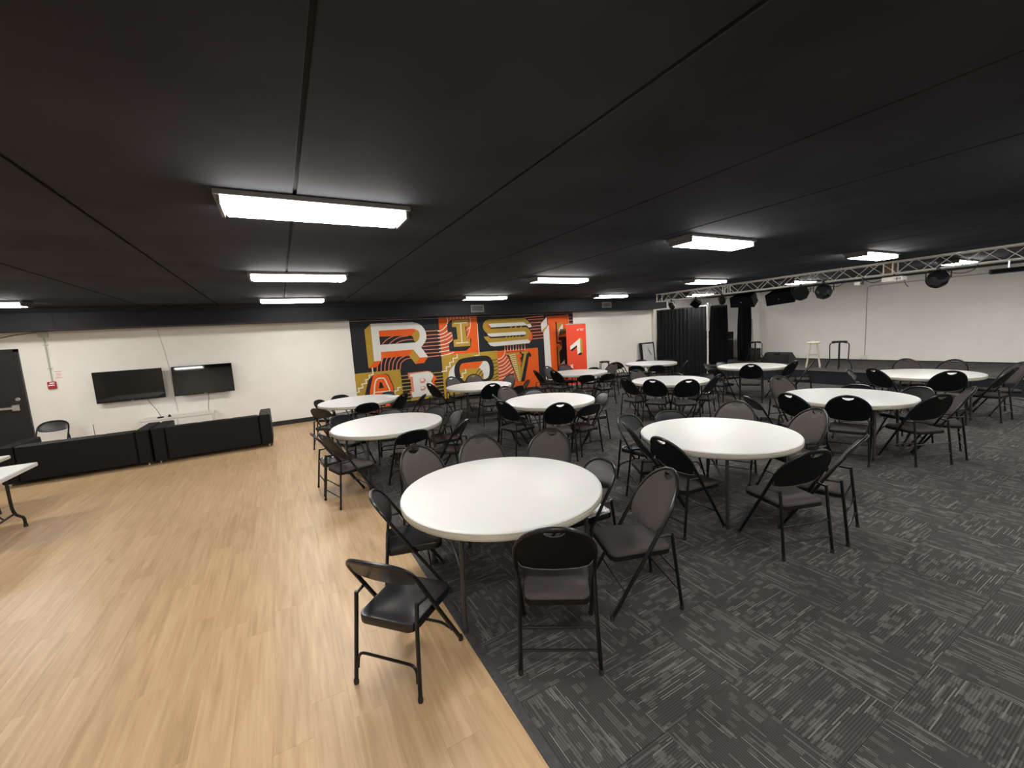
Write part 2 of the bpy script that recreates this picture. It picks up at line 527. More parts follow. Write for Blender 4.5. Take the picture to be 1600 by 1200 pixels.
# ---- soffit duct along the far wall, its vents and cables
sof = MB().box((XL, 10.85, 2.48), (12.75, YW - .002, 2.785), bev=0.0015).build('soffit', 'soffit')
struct(sof, 'black boxed duct running under the ceiling along the far wall')
MB().box((XL, 10.93, 2.785), (12.75, YW - .002, ZC)).build('dark_gap_block', 'groove', sof)  # black block added to hide the lit wall and keep the gap dark
for vx in (-3.56, -1.3, 0.9, 3.3, 7.4, 11.1):
    MB().box((vx - .004, 10.846, 2.482), (vx + .004, 10.851, 2.78)).build('joint_cover', 'groove', sof)
def vent(x0, x1, z0, z1, mt):
    t = MB()
    w = 0.028
    for lo, hi in (((x0, 10.83, z0), (x1, 10.85, z0+w)), ((x0, 10.83, z1-w), (x1, 10.85, z1)), ((x0, 10.83, z0+w), (x0+w, 10.85, z1-w)), ((x1-w, 10.83, z0+w), (x1, 10.85, z1-w))):
        t.box(lo, hi)
    fr = t.build('vent_frame', mt, sof)
    MB().box((x0+w, 10.84, z0+w), (x1-w, 10.8495, z1-w)).build('vent_back', 'groove', sof)
    nb = 6
    for q in range(nb):
        zz = z0 + w + (z1-z0-2*w)*(q+.5)/nb
        MB().box((x0+w, 10.832, zz-.004), (x1-w, 10.842, zz+.004)).build('vent_slat', mt, sof)
vent(4.81, 5.21, 2.55, 2.75, 'lamp_frame')
vent(9.61, 10.02, 2.56, 2.755, 'lamp_frame')
vent(-0.97, -0.57, 2.55, 2.73, 'soffit')
for a, b_, zz in ((-5.0, 1.5, 2.474), (8.5, 8.7, 2.474)):
    MB().tube([(a + (b_-a)*q/12, 10.86, zz + .004*math.sin(q*2.1)) for q in range(13)], 0.006, 6).build('duct_cable', 'cable', sof)

# ---- baseboards
bb = MB().box((-4.36, 11.535, 0), (12.75, YW, 0.11), bev=0.003).build('baseboard_back', 'baseboard')
struct(bb, 'black rubber baseboard along the far wall')
bb = MB().box((XL, 11.535, 0), (-5.33, YW, 0.11), bev=0.003).build('baseboard_back', 'baseboard')
struct(bb, 'short black baseboard left of the black door')
MB().box((XR-.015, YB, STAGE_Z), (XR, 9.455, STAGE_Z+0.03)).build('baseboard_right', 'baseboard')
struct(bpy.data.objects['baseboard_right'], 'thin dark base strip where stage meets its wall')

# ---- door in the far wall
d = MB().box((-5.30, 11.515, 0.0), (-4.36, 11.56, 2.145)).build('door_1', 'groove')
struct(d, 'black exit door with grey push bar at the left edge')
MB().box((-5.27, 11.505, 0.012), (-4.40, 11.53, 2.11), bev=0.004).build('door_leaf', 'door', d)
t = MB()
for lo, hi in (((-5.33, 11.495, 0), (-5.27, 11.56, 2.17)), ((-4.40, 11.495, 0), (-4.34, 11.56, 2.17)), ((-5.33, 11.495, 2.11), (-4.34, 11.56, 2.17))):
    t.box(lo, hi, bev=0.004)
t.build('door_frame', 'door', d)
pb = MB().box((-5.22, 11.44, 1.035), (-4.53, 11.475, 1.085), bev=0.008).build('push_bar', 'chrome', d)
MB().box((-4.55, 11.44, 0.995), (-4.44, 11.505, 1.125), bev=0.015).build('push_bar_head', 'chrome', d)
MB().box((-5.24, 11.45, 1.0), (-5.18, 11.505, 1.12), bev=0.01).build('push_bar_head', 'chrome', d)
MB().lathe([(0.0, 0), (0.034, 0), (0.034, 0.012), (0.026, 0.018), (0.0, 0.018)], 20).xf(Matrix.Translation((-4.46, 11.505, 1.215)) @ Matrix.Rotation(math.pi/2, 4, 'X')).build('lock_cylinder', 'chrome', d)

# ---- stage platform
st = thing('stage_platform', 'low carpeted stage with black front along the right wall', 'stage', (STAGE_X, 3.4, 0))
y0s, y1s = YB - 3.39, YW - 3.41
MB().box((0.0, y0s, 0), (0.02, y1s, STAGE_Z - 0.02)).build('fascia', 'black_ceiling', st)
MB().box((-0.012, y0s, STAGE_Z-0.025), (0.02, y1s, STAGE_Z), bev=0.004).build('nosing', 'black_metal', st)
MB().box((0.02, y0s, 0), (XR - STAGE_X - .005, y1s, STAGE_Z - 0.012)).build('deck', 'black_metal', st)
rs = random.Random(9); top = MB(); uvb = []
for a in range(8):
    for c in range(int((y1s-y0s)/TS)+1):
        x0, x1 = 0.02 + a*TS, min(0.02+(a+1)*TS, XR-STAGE_X-.005); yy0, yy1 = y0s+c*TS, min(y0s+(c+1)*TS, y1s)
        if x1-x0 < .02 or yy1-yy0 < .02: continue
        ou, ov, tu = .5*rs.randint(0, 60), rs.uniform(0, 30), (a+c) % 2
        vs, fs = slab(x0+.001, x1-.001, yy0+.001, yy1-.001, STAGE_Z-.012, STAGE_Z)
        for q in fs:
            for k in q:
                p = (vs[k][0]-x0, vs[k][1]-yy0)
                uvb.append((p[1]+ou, p[0]+ov) if tu else (p[0]+ou, p[1]+ov))
        top.add(vs, fs)
o = top.build('stage_carpet', 'carpet', st); uv_set(o.data, 'tile', lambda k, co: uvb[k]); o['kind'] = 'stuff'

# ------------------------------------------------------------------ ceiling lamps
LAMP_X = [(-4.0, ''), (0.355, ''), (4.66, ''), (8.85, ''), (12.95, '')]
LAMP_Y = [3.27, 6.40, 9.60, 0.15, -3.0]
LAMP_NAME = {(1,0): 'largest ceiling light panel, above the wood floor nearest the camera',
 (1,1): 'ceiling light panel behind the largest one, middle of that row', (1,2): 'ceiling light panel against the duct above the leftmost round tables',
 (0,2): 'cut-off ceiling light panel at the left edge above the door', (2,0): 'large ceiling light panel right of centre, before the truss',
 (2,1): 'ceiling light panel above the mural letter S, before the duct', (2,2): 'ceiling light panel close to the duct vent above the mural',
 (3,0): 'ceiling light panel right beside the truss near the projector', (3,1): 'small ceiling light panel just left of the truss, middle row',
 (3,2): 'small ceiling light panel near the far end of the truss', (4,0): 'ceiling light panel seen through the truss above the stage, nearer one',
 (4,1): 'ceiling light panel seen through the truss above the octagonal spotlights', (4,2): 'ceiling light panel seen through the truss above the drapes'}
lm_h = MB().box((-.60, -.172, -.034), (.60, .172, 0), bev=.004).mesh('housing', 'lamp_frame')
lm_d = MB().box((-.565, -.150, -.086), (.565, .150, -.032), bev=.02).mesh('diffuser', 'diffuser')
lm_e = MB().box((-.010, -.153, -.088), (.010, .153, -.032), bev=.003).mesh('end_cap', 'lamp_frame')
for ix, (lx, _) in enumerate(LAMP_X):
    for iy, ly in enumerate(LAMP_Y):
        lab = LAMP_NAME.get((ix, iy))
        grp = 'ceiling light panels'
        if lab is None:
            lab = 'ceiling light panel outside the picture, over the near part of the hall'
            grp = 'ceiling light panels behind the camera'
        t = thing('ceiling_light', lab, 'light', (lx, ly, ZC), 0, grp)
        link('housing', lm_h, t); link('diffuser', lm_d, t)
        for s in (-1, 1):
            e = link('end_cap', lm_e, t); e.location = (s*.575, 0, 0)

# ------------------------------------------------------------------ round tables
ROWS = {'front': (1, 2, 3, 4), 'middle': (6, 5, 9, 12), 'back': (7, 8, 10, 11)}
TABLES = {1: (1.379, 2.768), 2: (3.909, 2.709), 3: (6.93, 2.79), 4: (10.08, 2.89), 5: (3.937, 5.846), 6: (1.237, 5.98),
          7: (1.289, 8.83), 8: (3.979, 8.823), 9: (7.02, 5.922), 10: (7.06, 8.98), 11: (9.92, 9.08), 12: (10.232, 6.133)}
WORD = ('first', 'second', 'third', 'fourth')
TDESC = {}
for rn_, ids in ROWS.items():
    for q, i_ in enumerate(ids): TDESC[i_] = (rn_, WORD[q])
TR, TH = 0.762, 0.74
def make_round_table():
    t = thing('round_table', '', 'table')
    MB().lathe([(0.0, TH), (TR-.020, TH), (TR-.006, TH-.004), (TR-.002, TH-.010)][::-1], 72, cap0=True, cap1=False).build('table_top', 'table_white', t, True)
    MB().lathe([(TR-.05, TH-.062), (TR-.012, TH-.062), (TR-.003, TH-.055), (TR, TH-.040), (TR, TH-.024), (TR-.004, TH-.021), (TR, TH-.018), (TR-.001, TH-.010)], 72, cap0=True, cap1=False).build('rim', 'table_rim', t, True)
    MB().lathe([(.60, TH-.085), (.62, TH-.085), (.62, TH-.061), (.60, TH-.061)], 48, cap0=False, cap1=False).build('under_ring', 'table_leg', t, True)
    for a, c in ((-1, -1), (1, -1), (1, 1), (-1, 1)):
        lx, ly = a*.47, c*.45
        lg = MB().tube([(lx*.985, ly*.985, TH-.062), (lx*1.03, ly*1.03, .02)], .0155, 10).build('leg', 'table_leg', t, True)
        MB().lathe([(.0185, 0), (.0185, .035), (.016, .04)], 10, (lx*1.03, ly*1.03, 0)).build('foot_cap', 'rubber', lg, True)
        MB().tube([(lx*1.01, ly*1.01, .40), (lx*1.0 + a*.05, ly - c*.15, TH-.062)], .010, 8).build('brace', 'table_leg', t, True)
    for a in (-1, 1):
        MB().tube([(a*.466, -.445, TH-.078), (a*.466, .445, TH-.078)], .014, 8).build('leg_crossbar', 'table_leg', t, True)
    return t
index = []
tab0 = make_round_table()
index_kids()
for i_, (tx, ty) in TABLES.items():
    o = tab0 if i_ == 1 else copy_tree(tab0)
    o.location = (tx, ty, 0.0)
    o.rotation_euler.z = math.radians({1: -6, 2: -1, 3: 5, 4: 33, 5: -3, 6: 9, 7: 27, 8: -1, 9: 11, 10: 3, 11: 1, 12: 9}.get(i_, 0))
    r_, w_ = TDESC[i_]
    o['label'] = f'white round folding table in the {r_} row, {w_} from the wood floor'
    o['group'] = 'white round folding tables'

# ------------------------------------------------------------------ folding chairs
def tube_y(z, P): return P['fy'] + (P['ay'] - P['fy']) * z / P['az']
PAD = dict(fy=.24, ay=-.285, az=.888, w=.228, zs=.66, ex=2.0, ry=-.25, seat=.43)
MET = dict(fy=.23, ay=-.250, az=.775, w=.214, zs=.625, ex=2.7, ry=-.235, seat=.405)
def arch(P, inset=0.0, n=22):
    """(x,z) of the back hoop from the left shoulder over the top"""
    out = []
    w, h = P['w'] - inset, P['az'] - P['zs'] - inset
    for i in range(n+1):
        a = math.pi * i / n
        c, s = math.cos(a), math.sin(a)
        e = 2.0/P['ex']
        out.append((-w*math.copysign(abs(c)**e, c), P['zs'] + h*abs(s)**e))
    return out
def back_y(x, z, P):
    t = max(0.0, min(1.0, (z - .5) / (P['az'] - .5)))
    return tube_y(z, P) - .030*t*(1 - (x/P['w'])**2)
def panel(P, outline, hole, front, thick, name, mat, parent, grid=.03, flat=False):
    """sheet following the curved back, outline in (x,z), bulging by `front` on its +y side"""
    pts = [Vector(p) for p in outline]; edges = [(i, (i+1) % len(outline)) for i in range(len(outline))]
    if hole:
        k = len(pts); pts += [Vector(p) for p in hole]; edges += [(k+i, k+(i+1) % len(hole)) for i in range(len(hole))]
    xs = [p[0] for p in outline]; zs = [p[1] for p in outline]
    def edist(p):
        best = 9
        for loop in ([outline, hole] if hole else [outline]):
            for i in range(len(loop)):
                a = Vector(loop[i-1]); b = Vector(loop[i]); ab = b - a
                t = max(0, min(1, (Vector(p)-a).dot(ab)/max(ab.length_squared, 1e-9)))
                best = min(best, (a + ab*t - Vector(p)).length)
        return best
    x = min(xs)
    while x < max(xs):
        z = min(zs)
        while z < max(zs):
            if inpoly((x, z), outline) and not (hole and inpoly((x, z), hole)) and edist((x, z)) > .010: pts.append(Vector((x, z)))
            z += grid
        x += grid
    vo, _, fo, *_r = delaunay_2d_cdt(pts, edges, [], 0, 1e-6)
    tris = []
    for f in fo:
        c = sum((vo[i] for i in f), Vector((0, 0)))/len(f)
        if inpoly(c, outline) and not (hole and inpoly(c, hole)): tris.append(tuple(f))
    n = len(vo)
    A, B = [], []
    for p in vo:
        y = back_y(p[0], p[1], P)
        d = min(1.0, edist(p)/.045); d = math.sqrt(max(0, 1-(1-d)**2))
        A.append((p[0], y + front*d + .002, p[1])); B.append((p[0], y - thick, p[1]))
    fs = []
    for f in tris:
        a = A[f[0]], A[f[1]], A[f[2]]
        nrm = (Vector(a[1])-Vector(a[0])).cross(Vector(a[2])-Vector(a[0]))
        g = f if nrm.y > 0 else f[::-1]
        fs.append(g); fs.append(tuple(i+n for i in g[::-1]))
    cnt = {}
    for f in tris:
        for i in range(3):
            e = (f[i], f[(i+1) % 3]); cnt.setdefault(tuple(sorted(e)), []).append(e)
    for k, es in cnt.items():
        if len(es) == 1:
            a, b = es[0]; fs.append((a, b, b+n, a+n))
    return MB().add(A + B, fs).build(name, mat, parent, True)

def make_chair(kind):
    P = PAD if kind == 'P' else MET
    t = thing('padded_folding_chair' if kind == 'P' else 'metal_folding_chair', '', 'chair')
    r = .0128
    zj = P['seat'] - .01
    for s in (-1, 1):
        lg = MB().tube([(s*(P['w']-.004), P['fy'], .012), (s*P['w'], tube_y(zj, P), zj)], r, 8).build('leg', 'chair_tube', t, True)
        MB().lathe([(.0145, 0), (.0155, .018), (.013, .032)], 10, (s*(P['w']-.004), P['fy'], 0)).build('foot_cap', 'rubber', lg, True)
        xr = P['w'] - .016
        top = .545 if kind == 'P' else .520
        lg = MB().tube([(s*(xr+.012), P['ry'], .012), (s*xr, P['ry']+.045, .40), (s*xr, P['ry']+.062, top)], r*.92, 8).build('leg', 'chair_tube', t, True)
        MB().lathe([(.0140, 0), (.0150, .018), (.012, .032)], 10, (s*(xr+.012), P['ry'], 0)).build('foot_cap', 'rubber', lg, True)
        MB().tube([(s*xr, P['ry']+.060, top-.012), (s*P['w'], tube_y(top-.012, P), top-.012)], .009, 6).build('hinge_link', 'chair_tube', t, True)
    hoop = [(-P['w'], tube_y(z, P), z) for z in (zj, (zj+P['zs'])/2)] + [(x, back_y(x, z, P), z) for x, z in arch(P)] + [(P['w'], tube_y(z, P), z) for z in ((zj+P['zs'])/2, zj)]
    MB().tube(hoop, r, 8).build('back_frame', 'chair_tube', t, True)
    if kind == 'P':
        ol = arch(P, .010)
        w = P['w'] - .010
        low = [(w*.975, .60), (w*.90, .560), (w*.6, .535), (0, .522), (-w*.6, .535), (-w*.90, .560), (-w*.975, .60)]
        out = [(-w, .645)] + ol + [(w, .645)] + low
        hole = [(-.060, .860), (.060, .860), (.050, .842), (.026, .828), (0, .823), (-.026, .828), (-.050, .842)]
        panel(P, out, hole, .024, -.001, 'back_cushion', 'chair_fabric', t)
        panel(P, [(x*.995, z) for x, z in out], hole, -.003, .010, 'back_shell', 'chair_shell', t, .06)
        pp = [(x*1.0, back_y(x, z, P) - .010, z) for x, z in low]
        MB().tube(pp, .0035, 6).build('piping', 'piping', t, True)
        for z in (.135, .265):
            yy = P['ry'] + .045*z/.40
            MB().tube([(-P['w']+.006, yy, z), (P['w']-.006, yy, z)], .0075, 6).build('crossbar', 'chair_tube', t, True)
        MB().tube([(-P['w'], tube_y(.17, P), .17), (P['w'], tube_y(.17, P), .17)], .006, 6).build('crossbar', 'chair_tube', t, True)
        base = rrect(.375, .405, -.205, .225, .05)
        zt = P['seat']
        rings = []
        for sc, z in ((.95, zt-.048), (1.0, zt-.044), (1.0, zt-.014)): rings.append([(x*sc, (y-.01)*sc+.01, z) for x, y in base])
        MB().rings(rings).build('seat_pan', 'chair_shell', t, True)
        rings = []
        for sc, z in ((.985, zt-.014), (.985, zt-.004), (.95, zt+.006), (.84, zt+.012), (.55, zt+.013), (.2, zt+.010)): rings.append([(x*sc, (y-.01)*sc+.01, z) for x, y in base])
        MB().rings(rings).build('seat_cushion', 'chair_fabric', t, True)
    else:
        ol = arch(P, .008)
        w = P['w'] - .008
        low = [(w*.99, .640), (w*.90, .615), (w*.72, .602), (w*.4, .592), (0, .588), (-w*.4, .592), (-w*.72, .602), (-w*.90, .615), (-w*.99, .640)]
        out = [p for p in ol if p[1] > .650] + low
        panel(P, out, None, .006, .006, 'back_panel', 'chair_back', t, .035)
        for (yf, z0, z1) in ((lambda z: P['ry'] + .045*z/.40, .095, .185), (lambda z: tube_y(z, P), .12, .20)):
            xx = P['w'] - .020
            pts = [(-xx, yf(z0), z0)] + bez((-xx, yf(z0), z0+.01), (-xx, yf(z1), z1-.02), (-xx+.01, yf(z1), z1), (-xx+.06, yf(z1), z1), 6)
            pts += [(-x_, y_, z_) for x_, y_, z_ in pts[::-1]]
            MB().tube(pts, .0085, 6).build('crossbar', 'chair_tube', t, True)
        base = rrect(.372, .392, -.205, .205, .055)
        zt = P['seat']
        rings = []
        for sc, z in ((.955, zt-.046), (.99, zt-.048), (1.0, zt-.042), (1.0, zt-.006), (.985, zt), (.93, zt), (.80, zt-.007), (.45, zt-.011), (.15, zt-.012)): rings.append([(x*sc, y*sc, z) for x, y in base])
        MB().rings(rings).build('seat_pan', 'chair_metal', t, True)
    return t

CHAIRS = [
(1, 'P', 1.305, 1.966, 56.9, 'nearest the camera'),
(1, 'P', 2.012, 2.048, 158.6, 'at the right side'),
(1, 'M', 2.061, 2.68, 172.7, 'tucked in at the far right'),
(1, 'P', 1.105, 3.578, 288.7, 'at the far left'),
(1, 'P', 1.593, 3.521, 254.1, 'at the far middle'),
(1, 'P', 2.141, 3.337, 216.8, 'at the far right'),
(1, 'M', 0.744, 3.082, 347, 'at the left'),
(1, 'M', 0.486, 2.328, 40.7, 'pulled out at the near left'),
(2, 'P', 3.211, 2.543, 354.9, 'at the near left'),
(2, 'P', 3.347, 3.035, 329.9, 'at the left'),
(2, 'M', 3.785, 3.617, 277, 'at the far left'),
(2, 'M', 4.212, 3.421, 247.9, 'at the far side'),
(2, 'P', 4.655, 3.02, 202.6, 'at the far right'),
(2, 'P', 4.751, 2.384, 158.9, 'at the far right corner'),
(2, 'P', 3.565, 1.849, 70.7, 'at the near right'),
(2, 'P', 4.053, 1.81, 103.7, 'at the right'),
(3, 'P', 6.142, 2.945, 348.3, 'at the near left'),
(3, 'P', 6.339, 2.518, 19.5, 'at the near side'),
(3, 'P', 6.871, 2.023, 63, 'at the near right'),
(3, 'P', 7.402, 1.961, 110.7, 'at the right'),
(3, 'M', 6.082, 3.411, 326.2, 'at the left'),
(3, 'P', 7.337, 3.729, 246.6, 'at the far left'),
(3, 'M', 7.776, 2.421, 156.4, 'at the far right'),
(3, 'M', 7.566, 2.942, 193.5, 'at the far side'),
(4, 'P', 9.507, 3.197, 331.8, 'at the near left'),
(4, 'P', 9.518, 2.501, 34.7, 'at the near side'),
(4, 'P', 10.168, 2.135, 86.2, 'at the near right'),
(4, 'P', 10.817, 2.129, 134.1, 'at the right'),
(4, 'P', 10.989, 3.375, 208.1, 'at the far left'),
(4, 'P', 10.972, 2.827, 176, 'at the far right'),
(4, 'M', 9.88, 3.685, 284.1, 'at the left'),
(5, 'P', 3.169, 5.672, 12.4, 'at the near left'),
(5, 'P', 3.342, 6.109, 336.6, 'at the left'),
(5, 'P', 3.748, 6.759, 276.7, 'at the far left'),
(5, 'M', 4.187, 6.591, 258.1, 'at the far side'),
(5, 'P', 3.507, 5.011, 63.3, 'at the near side'),
(5, 'M', 3.976, 5.053, 92, 'at the near right'),
(5, 'M', 4.626, 5.577, 164, 'at the right'),
(5, 'M', 4.509, 6.032, 190.3, 'at the far right'),
(6, 'P', 0.596, 5.305, 15.7, 'at the near left'),
(6, 'M', 0.513, 5.838, 5.7, 'at the left'),
(6, 'M', 0.826, 6.741, 298.4, 'at the far left'),
(6, 'M', 1.421, 6.638, 254.4, 'at the far side'),
(6, 'M', 1.315, 5.297, 96.5, 'at the near side'),
(6, 'M', 1.888, 5.324, 134.8, 'at the near right'),
(6, 'M', 1.932, 6.384, 208.1, 'at the far right'),
(6, 'M', 2.041, 5.926, 178.2, 'at the right'),
(7, 'M', 0.673, 8.285, 41.5, 'at the near left'),
(7, 'M', 0.786, 9.158, 326.1, 'at the left'),
(7, 'M', 1.105, 9.503, 285.9, 'at the far left'),
(7, 'M', 1.308, 8.23, 91.8, 'at the near side'),
(7, 'M', 1.795, 9.152, 212.4, 'at the far side'),
(7, 'P', 1.794, 8.133, 132.3, 'at the far right'),
(7, 'M', 2.234, 8.296, 146.1, 'at the right'),
(8, 'P', 3.159, 9.152, 14, 'at the near left'),
(8, 'P', 3.796, 9.694, 281.9, 'at the far left'),
(8, 'P', 4.28, 9.726, 251.6, 'at the far side'),
(8, 'P', 3.84, 8.016, 80.9, 'at the near side'),
(8, 'P', 4.707, 8.988, 192.8, 'at the far right'),
(8, 'M', 4.825, 8.461, 156.8, 'at the right'),
(8, 'M', 4.295, 7.901, 108.4, 'at the near right'),
(9, 'P', 6.199, 6.049, 352.9, 'at the near left'),
(9, 'P', 6.282, 5.587, 23.8, 'at the near side middle'),
(9, 'P', 6.525, 5.185, 55.1, 'at the near right'),
(9, 'P', 7.166, 5.253, 102.3, 'at the right'),
(9, 'P', 7.135, 6.73, 261.9, 'at the far left'),
(9, 'M', 7.519, 6.256, 213.8, 'at the far side'),
(9, 'M', 7.734, 5.771, 168, 'at the far right'),
(10, 'P', 6.394, 8.846, 4.7, 'at the near left'),
(10, 'P', 6.126, 9.231, 348.7, 'at the left'),
(10, 'P', 6.794, 9.737, 285.7, 'at the far left'),
(10, 'P', 7.263, 9.739, 258.8, 'at the far side'),
(10, 'M', 6.583, 8.169, 63, 'at the near side'),
(10, 'M', 7.009, 7.969, 84, 'at the near right'),
(10, 'P', 7.961, 8.907, 179.4, 'at the right'),
(10, 'M', 7.61, 9.219, 195, 'at the far right'),
(11, 'M', 8.929, 8.613, 27, 'at the near left'),
(11, 'M', 9.235, 8.255, 48.5, 'at the near right'),
(11, 'M', 10.195, 9.613, 242.7, 'at the far left'),
(11, 'M', 10.627, 9.192, 189, 'at the far right'),
(11, 'M', 10.324, 8.422, 121.6, 'at the right'),
(12, 'P', 9.452, 5.671, 30.6, 'at the near side'),
(12, 'P', 10.202, 5.396, 87.7, 'at the near right'),
(12, 'P', 10.643, 5.221, 114.3, 'at the right'),
(12, 'M', 9.915, 6.879, 292.2, 'at the left'),
(12, 'M', 9.11, 6.174, 357.9, 'at the near left'),
(12, 'M', 10.384, 6.853, 259, 'at the far left'),
]
proto = {'P': make_chair('P'), 'M': make_chair('M')}
index_kids()
used = set()
KD = {'P': 'grey padded folding chair', 'M': 'black metal folding chair'}
def put_chair(kind, x, y, head, label, group):
    o = proto[kind] if kind not in used else copy_tree(proto[kind])
    used.add(kind)
    o.location = (x, y, 0.0)
    o.rotation_euler = (0, 0, math.radians(head - 90))
    tag(o, label, 'chair', group)
    return o
for ti, kind, x, y, head, ph in CHAIRS:
    r_, w_ = TDESC[ti]
    put_chair(kind, x, y, head, f'{KD[kind]}, {ph} of the {r_} row\'s {w_} table', 'folding chairs around the round tables')
put_chair('M', -3.86, 10.74, 270, 'black metal folding chair behind the black sofas beside the door', 'spare folding chairs')
put_chair('M', 9.30, 9.66, 350, 'black metal folding chair between back row tables, left of two in line', 'spare folding chairs')
put_chair('M', 9.66, 9.95, 352, 'black metal folding chair between back row tables, right of two in line', 'spare folding chairs')

# ------------------------------------------------------------------ rectangular tables at the left edge
def rect_table(x1, y1, lab):
    t = thing('rectangular_table', lab, 'table', (x1 - .915, y1 - .38, 0), 0, 'rectangular folding tables')
    MB().box((-.915, -.38, .695), (.915, .38, .74), bev=.008).build('table_top', 'table_white', t)
    for s in (-1, 1):
        for c in (-1, 1):
            X = s*.72
            pts = [(X, c*.17, .695), (X, c*.17, .45)] + bez((X, c*.17, .40), (X, c*.17, .24), (X, c*.19, .21), (X, c*.28, .16), 6) + [(X, c*.345, .125), (X, c*.365, .09), (X, c*.366, .02)]
            lg = MB().tube(pts, .0155, 8).build('leg', 'black_metal', t, True)
            MB().lathe([(.019, 0), (.019, .03), (.016, .034)], 10, (X, c*.366, 0)).build('foot_cap', 'rubber', lg, True)
        MB().tube([(s*.72, -.185, .215), (s*.72, .185, .215)], .012, 8).build('leg_crossbar', 'black_metal', t, True)
        MB().tube([(s*.72, 0, .215), (s*.34, 0, .695)], .009, 8).build('brace', 'black_metal', t, True)
    return t
rect_table(-2.62, 6.90, 'white rectangular folding table cut off at the left edge, nearer one')
rect_table(-3.16, 7.72, 'white rectangular folding table behind the other at the left edge')

# ------------------------------------------------------------------ sofas
def sofa(x0, x1, lab, arms):
    t = thing('sofa', lab, 'sofa', ((x0+x1)/2, 9.24, 0), 0, 'black leather sofas')
    h = (x1-x0)/2; a = .19
    MB().box((-h+a, .0, .055), (h-a, .18, .625), bev=.02).build('back_panel', 'leather', t)
    MB().box((-h+a, .18, .055), (h-a, .86, .26), bev=.015).build('base', 'leather', t)
    for s in (-1, 1):
        lo, hi = (-h, -h+a) if s < 0 else (h-a, h)
        MB().box((lo+.002, .0, .05), (hi-.002, .88, arms[s]), bev=.014).build('armrest', 'leather', t)
        for y in (.06, .80):
            f_ = MB().lathe([(.012, 0), (.018, .004), (.016, .03), (.026, .056)], 12, (s*(h-.07), y, 0)).build('foot', 'chrome', t, True)
    n = 3
    w = (2*h-2*a)/n
    for q in range(n):
        MB().box((-h+a+q*w+.004, .32, .26), (-h+a+(q+1)*w-.004, .87, .41), bev=.03).build('seat_cushion', 'leather', t)
        MB().box((-h+a+q*w+.004, .182, .40), (-h+a+(q+1)*w-.004, .34, .61), bev=.04).build('back_cushion', 'leather', t)
    for q in range(1, n):
        MB().box((-h+a+q*w-.002, -.002, .10), (-h+a+q*w+.002, .001, .61)).build('seam', 'groove', t)
sofa(-2.105, -0.30, 'black leather sofa seen from behind, right one of the pair', {-1: .633, 1: .636})
sofa(-3.94, -2.125, 'black leather sofa seen from behind, left one by the rectangular table', {-1: .632, 1: .634})

# ------------------------------------------------------------------ media cabinet
t = thing('media_cabinet', 'low white cabinet below the wall televisions', 'cabinet', (-2.05, 11.30, 0))
MB().box((-.60, -.21, .06), (.60, .22, .545), bev=.003).build('carcass', 'white_paint', t)
MB().box((-.63, -.235, .545), (.63, .225, .575), bev=.004).build('top', 'white_paint', t)
MB().box((-.57, -.18, 0), (.57, .20, .06)).build('plinth', 'white_paint', t)
for q in range(2):
    dd = MB().box((-.59+q*.595, -.228, .075), (-.005+q*.595, -.211, .535), bev=.003).build('door', 'white_paint', t)
    MB().lathe([(.0, 0), (.008, 0), (.012, .014), (.008, .02), (.0, .022)], 12).xf(Matrix.Translation((-.04+q*.08, -.228, .33)) @ Matrix.Rotation(math.pi/2, 4, 'X')).build('knob', 'chrome', dd, True)
o = MB().lathe([(.0, 0), (.055, 0), (.06, .01), (.05, .022), (.0, .024)], 24, (0, 0, 0)).build('set_top_puck', 'black_plastic', None, True)
o.location = (-2.34, 11.2, .575); tag(o, 'flat black round device on the white cabinet', 'device')
o = MB().lathe([(.0, 0), (.032, 0), (.026, .02), (.004, .055), (.0, .057)], 16).build('desk_remote_stand', 'black_plastic', None, True)
o.location = (-2.19, 11.2, .575); tag(o, 'small black cone-shaped device on the white cabinet', 'device')

# ------------------------------------------------------------------ televisions
def tv(x0, x1, lab, y=11.42, tilt=0.0):
    t = thing('television', lab, 'television', ((x0+x1)/2, y, 0.98))
    t.rotation_euler = (-tilt, 0, 0)
    h = (x1-x0)/2
    MB().box((-h, 0, 0), (h, .03, .64), bev=.006).build('casing', 'black_plastic', t)
    MB().box((-h*.7, .03, .1), (h*.7, .06, .5), bev=.01).build('rear_housing', 'black_plastic', t)
    MB().box((-.2, .06, .2), (.2, .118, .42)).build('wall_bracket', 'black_metal', t)
    MB().box((-h+.012, -.0015, .022), (h-.012, .0005, .628)).build('screen', 'screen', t)
    MB().box((-.025, -.003, .004), (.025, .0, .012)).build('badge', 'chrome', t)
tv(-3.35, -2.243, 'wall-mounted black television nearer the door')
tv(-2.085, -0.988, 'wall-mounted black television with a light reflected, nearer the mural', 11.38, math.radians(3.3))
def cable(name, pts, r, lab, mat='cable', cat='cable'):
    o = MB().tube(pts, r, 6).build(name, mat, None, True)
    return tag(o, lab, cat)
cable('television_cable', bez((-2.55, 11.44, .98), (-2.53, 11.40, .88), (-2.40, 11.38, .75), (-2.35, 11.27, .592)), .005, 'thin black cable from the left television to the cabinet')
cable('television_cable', bez((-1.49, 11.44, .98), (-1.49, 11.43, .86), (-1.53, 11.42, .74), (-1.53, 11.40, .58)), .005, 'thin black cable from the right television to the cabinet')
cable('wall_cable', [(-2.23, 11.545, 2.47), (-2.17, 11.545, 2.0), (-2.13, 11.545, 1.6), (-2.12, 11.545, 1.0), (-2.10, 11.545, .62)], .006, 'thin white cable running down the wall between the televisions', 'cable_white')
cable('wall_cable', [(-3.50, 11.545, .56), (-3.50, 11.545, .40), (-3.49, 11.54, .25)], .004, 'short thin cable on the wall behind the left sofa')

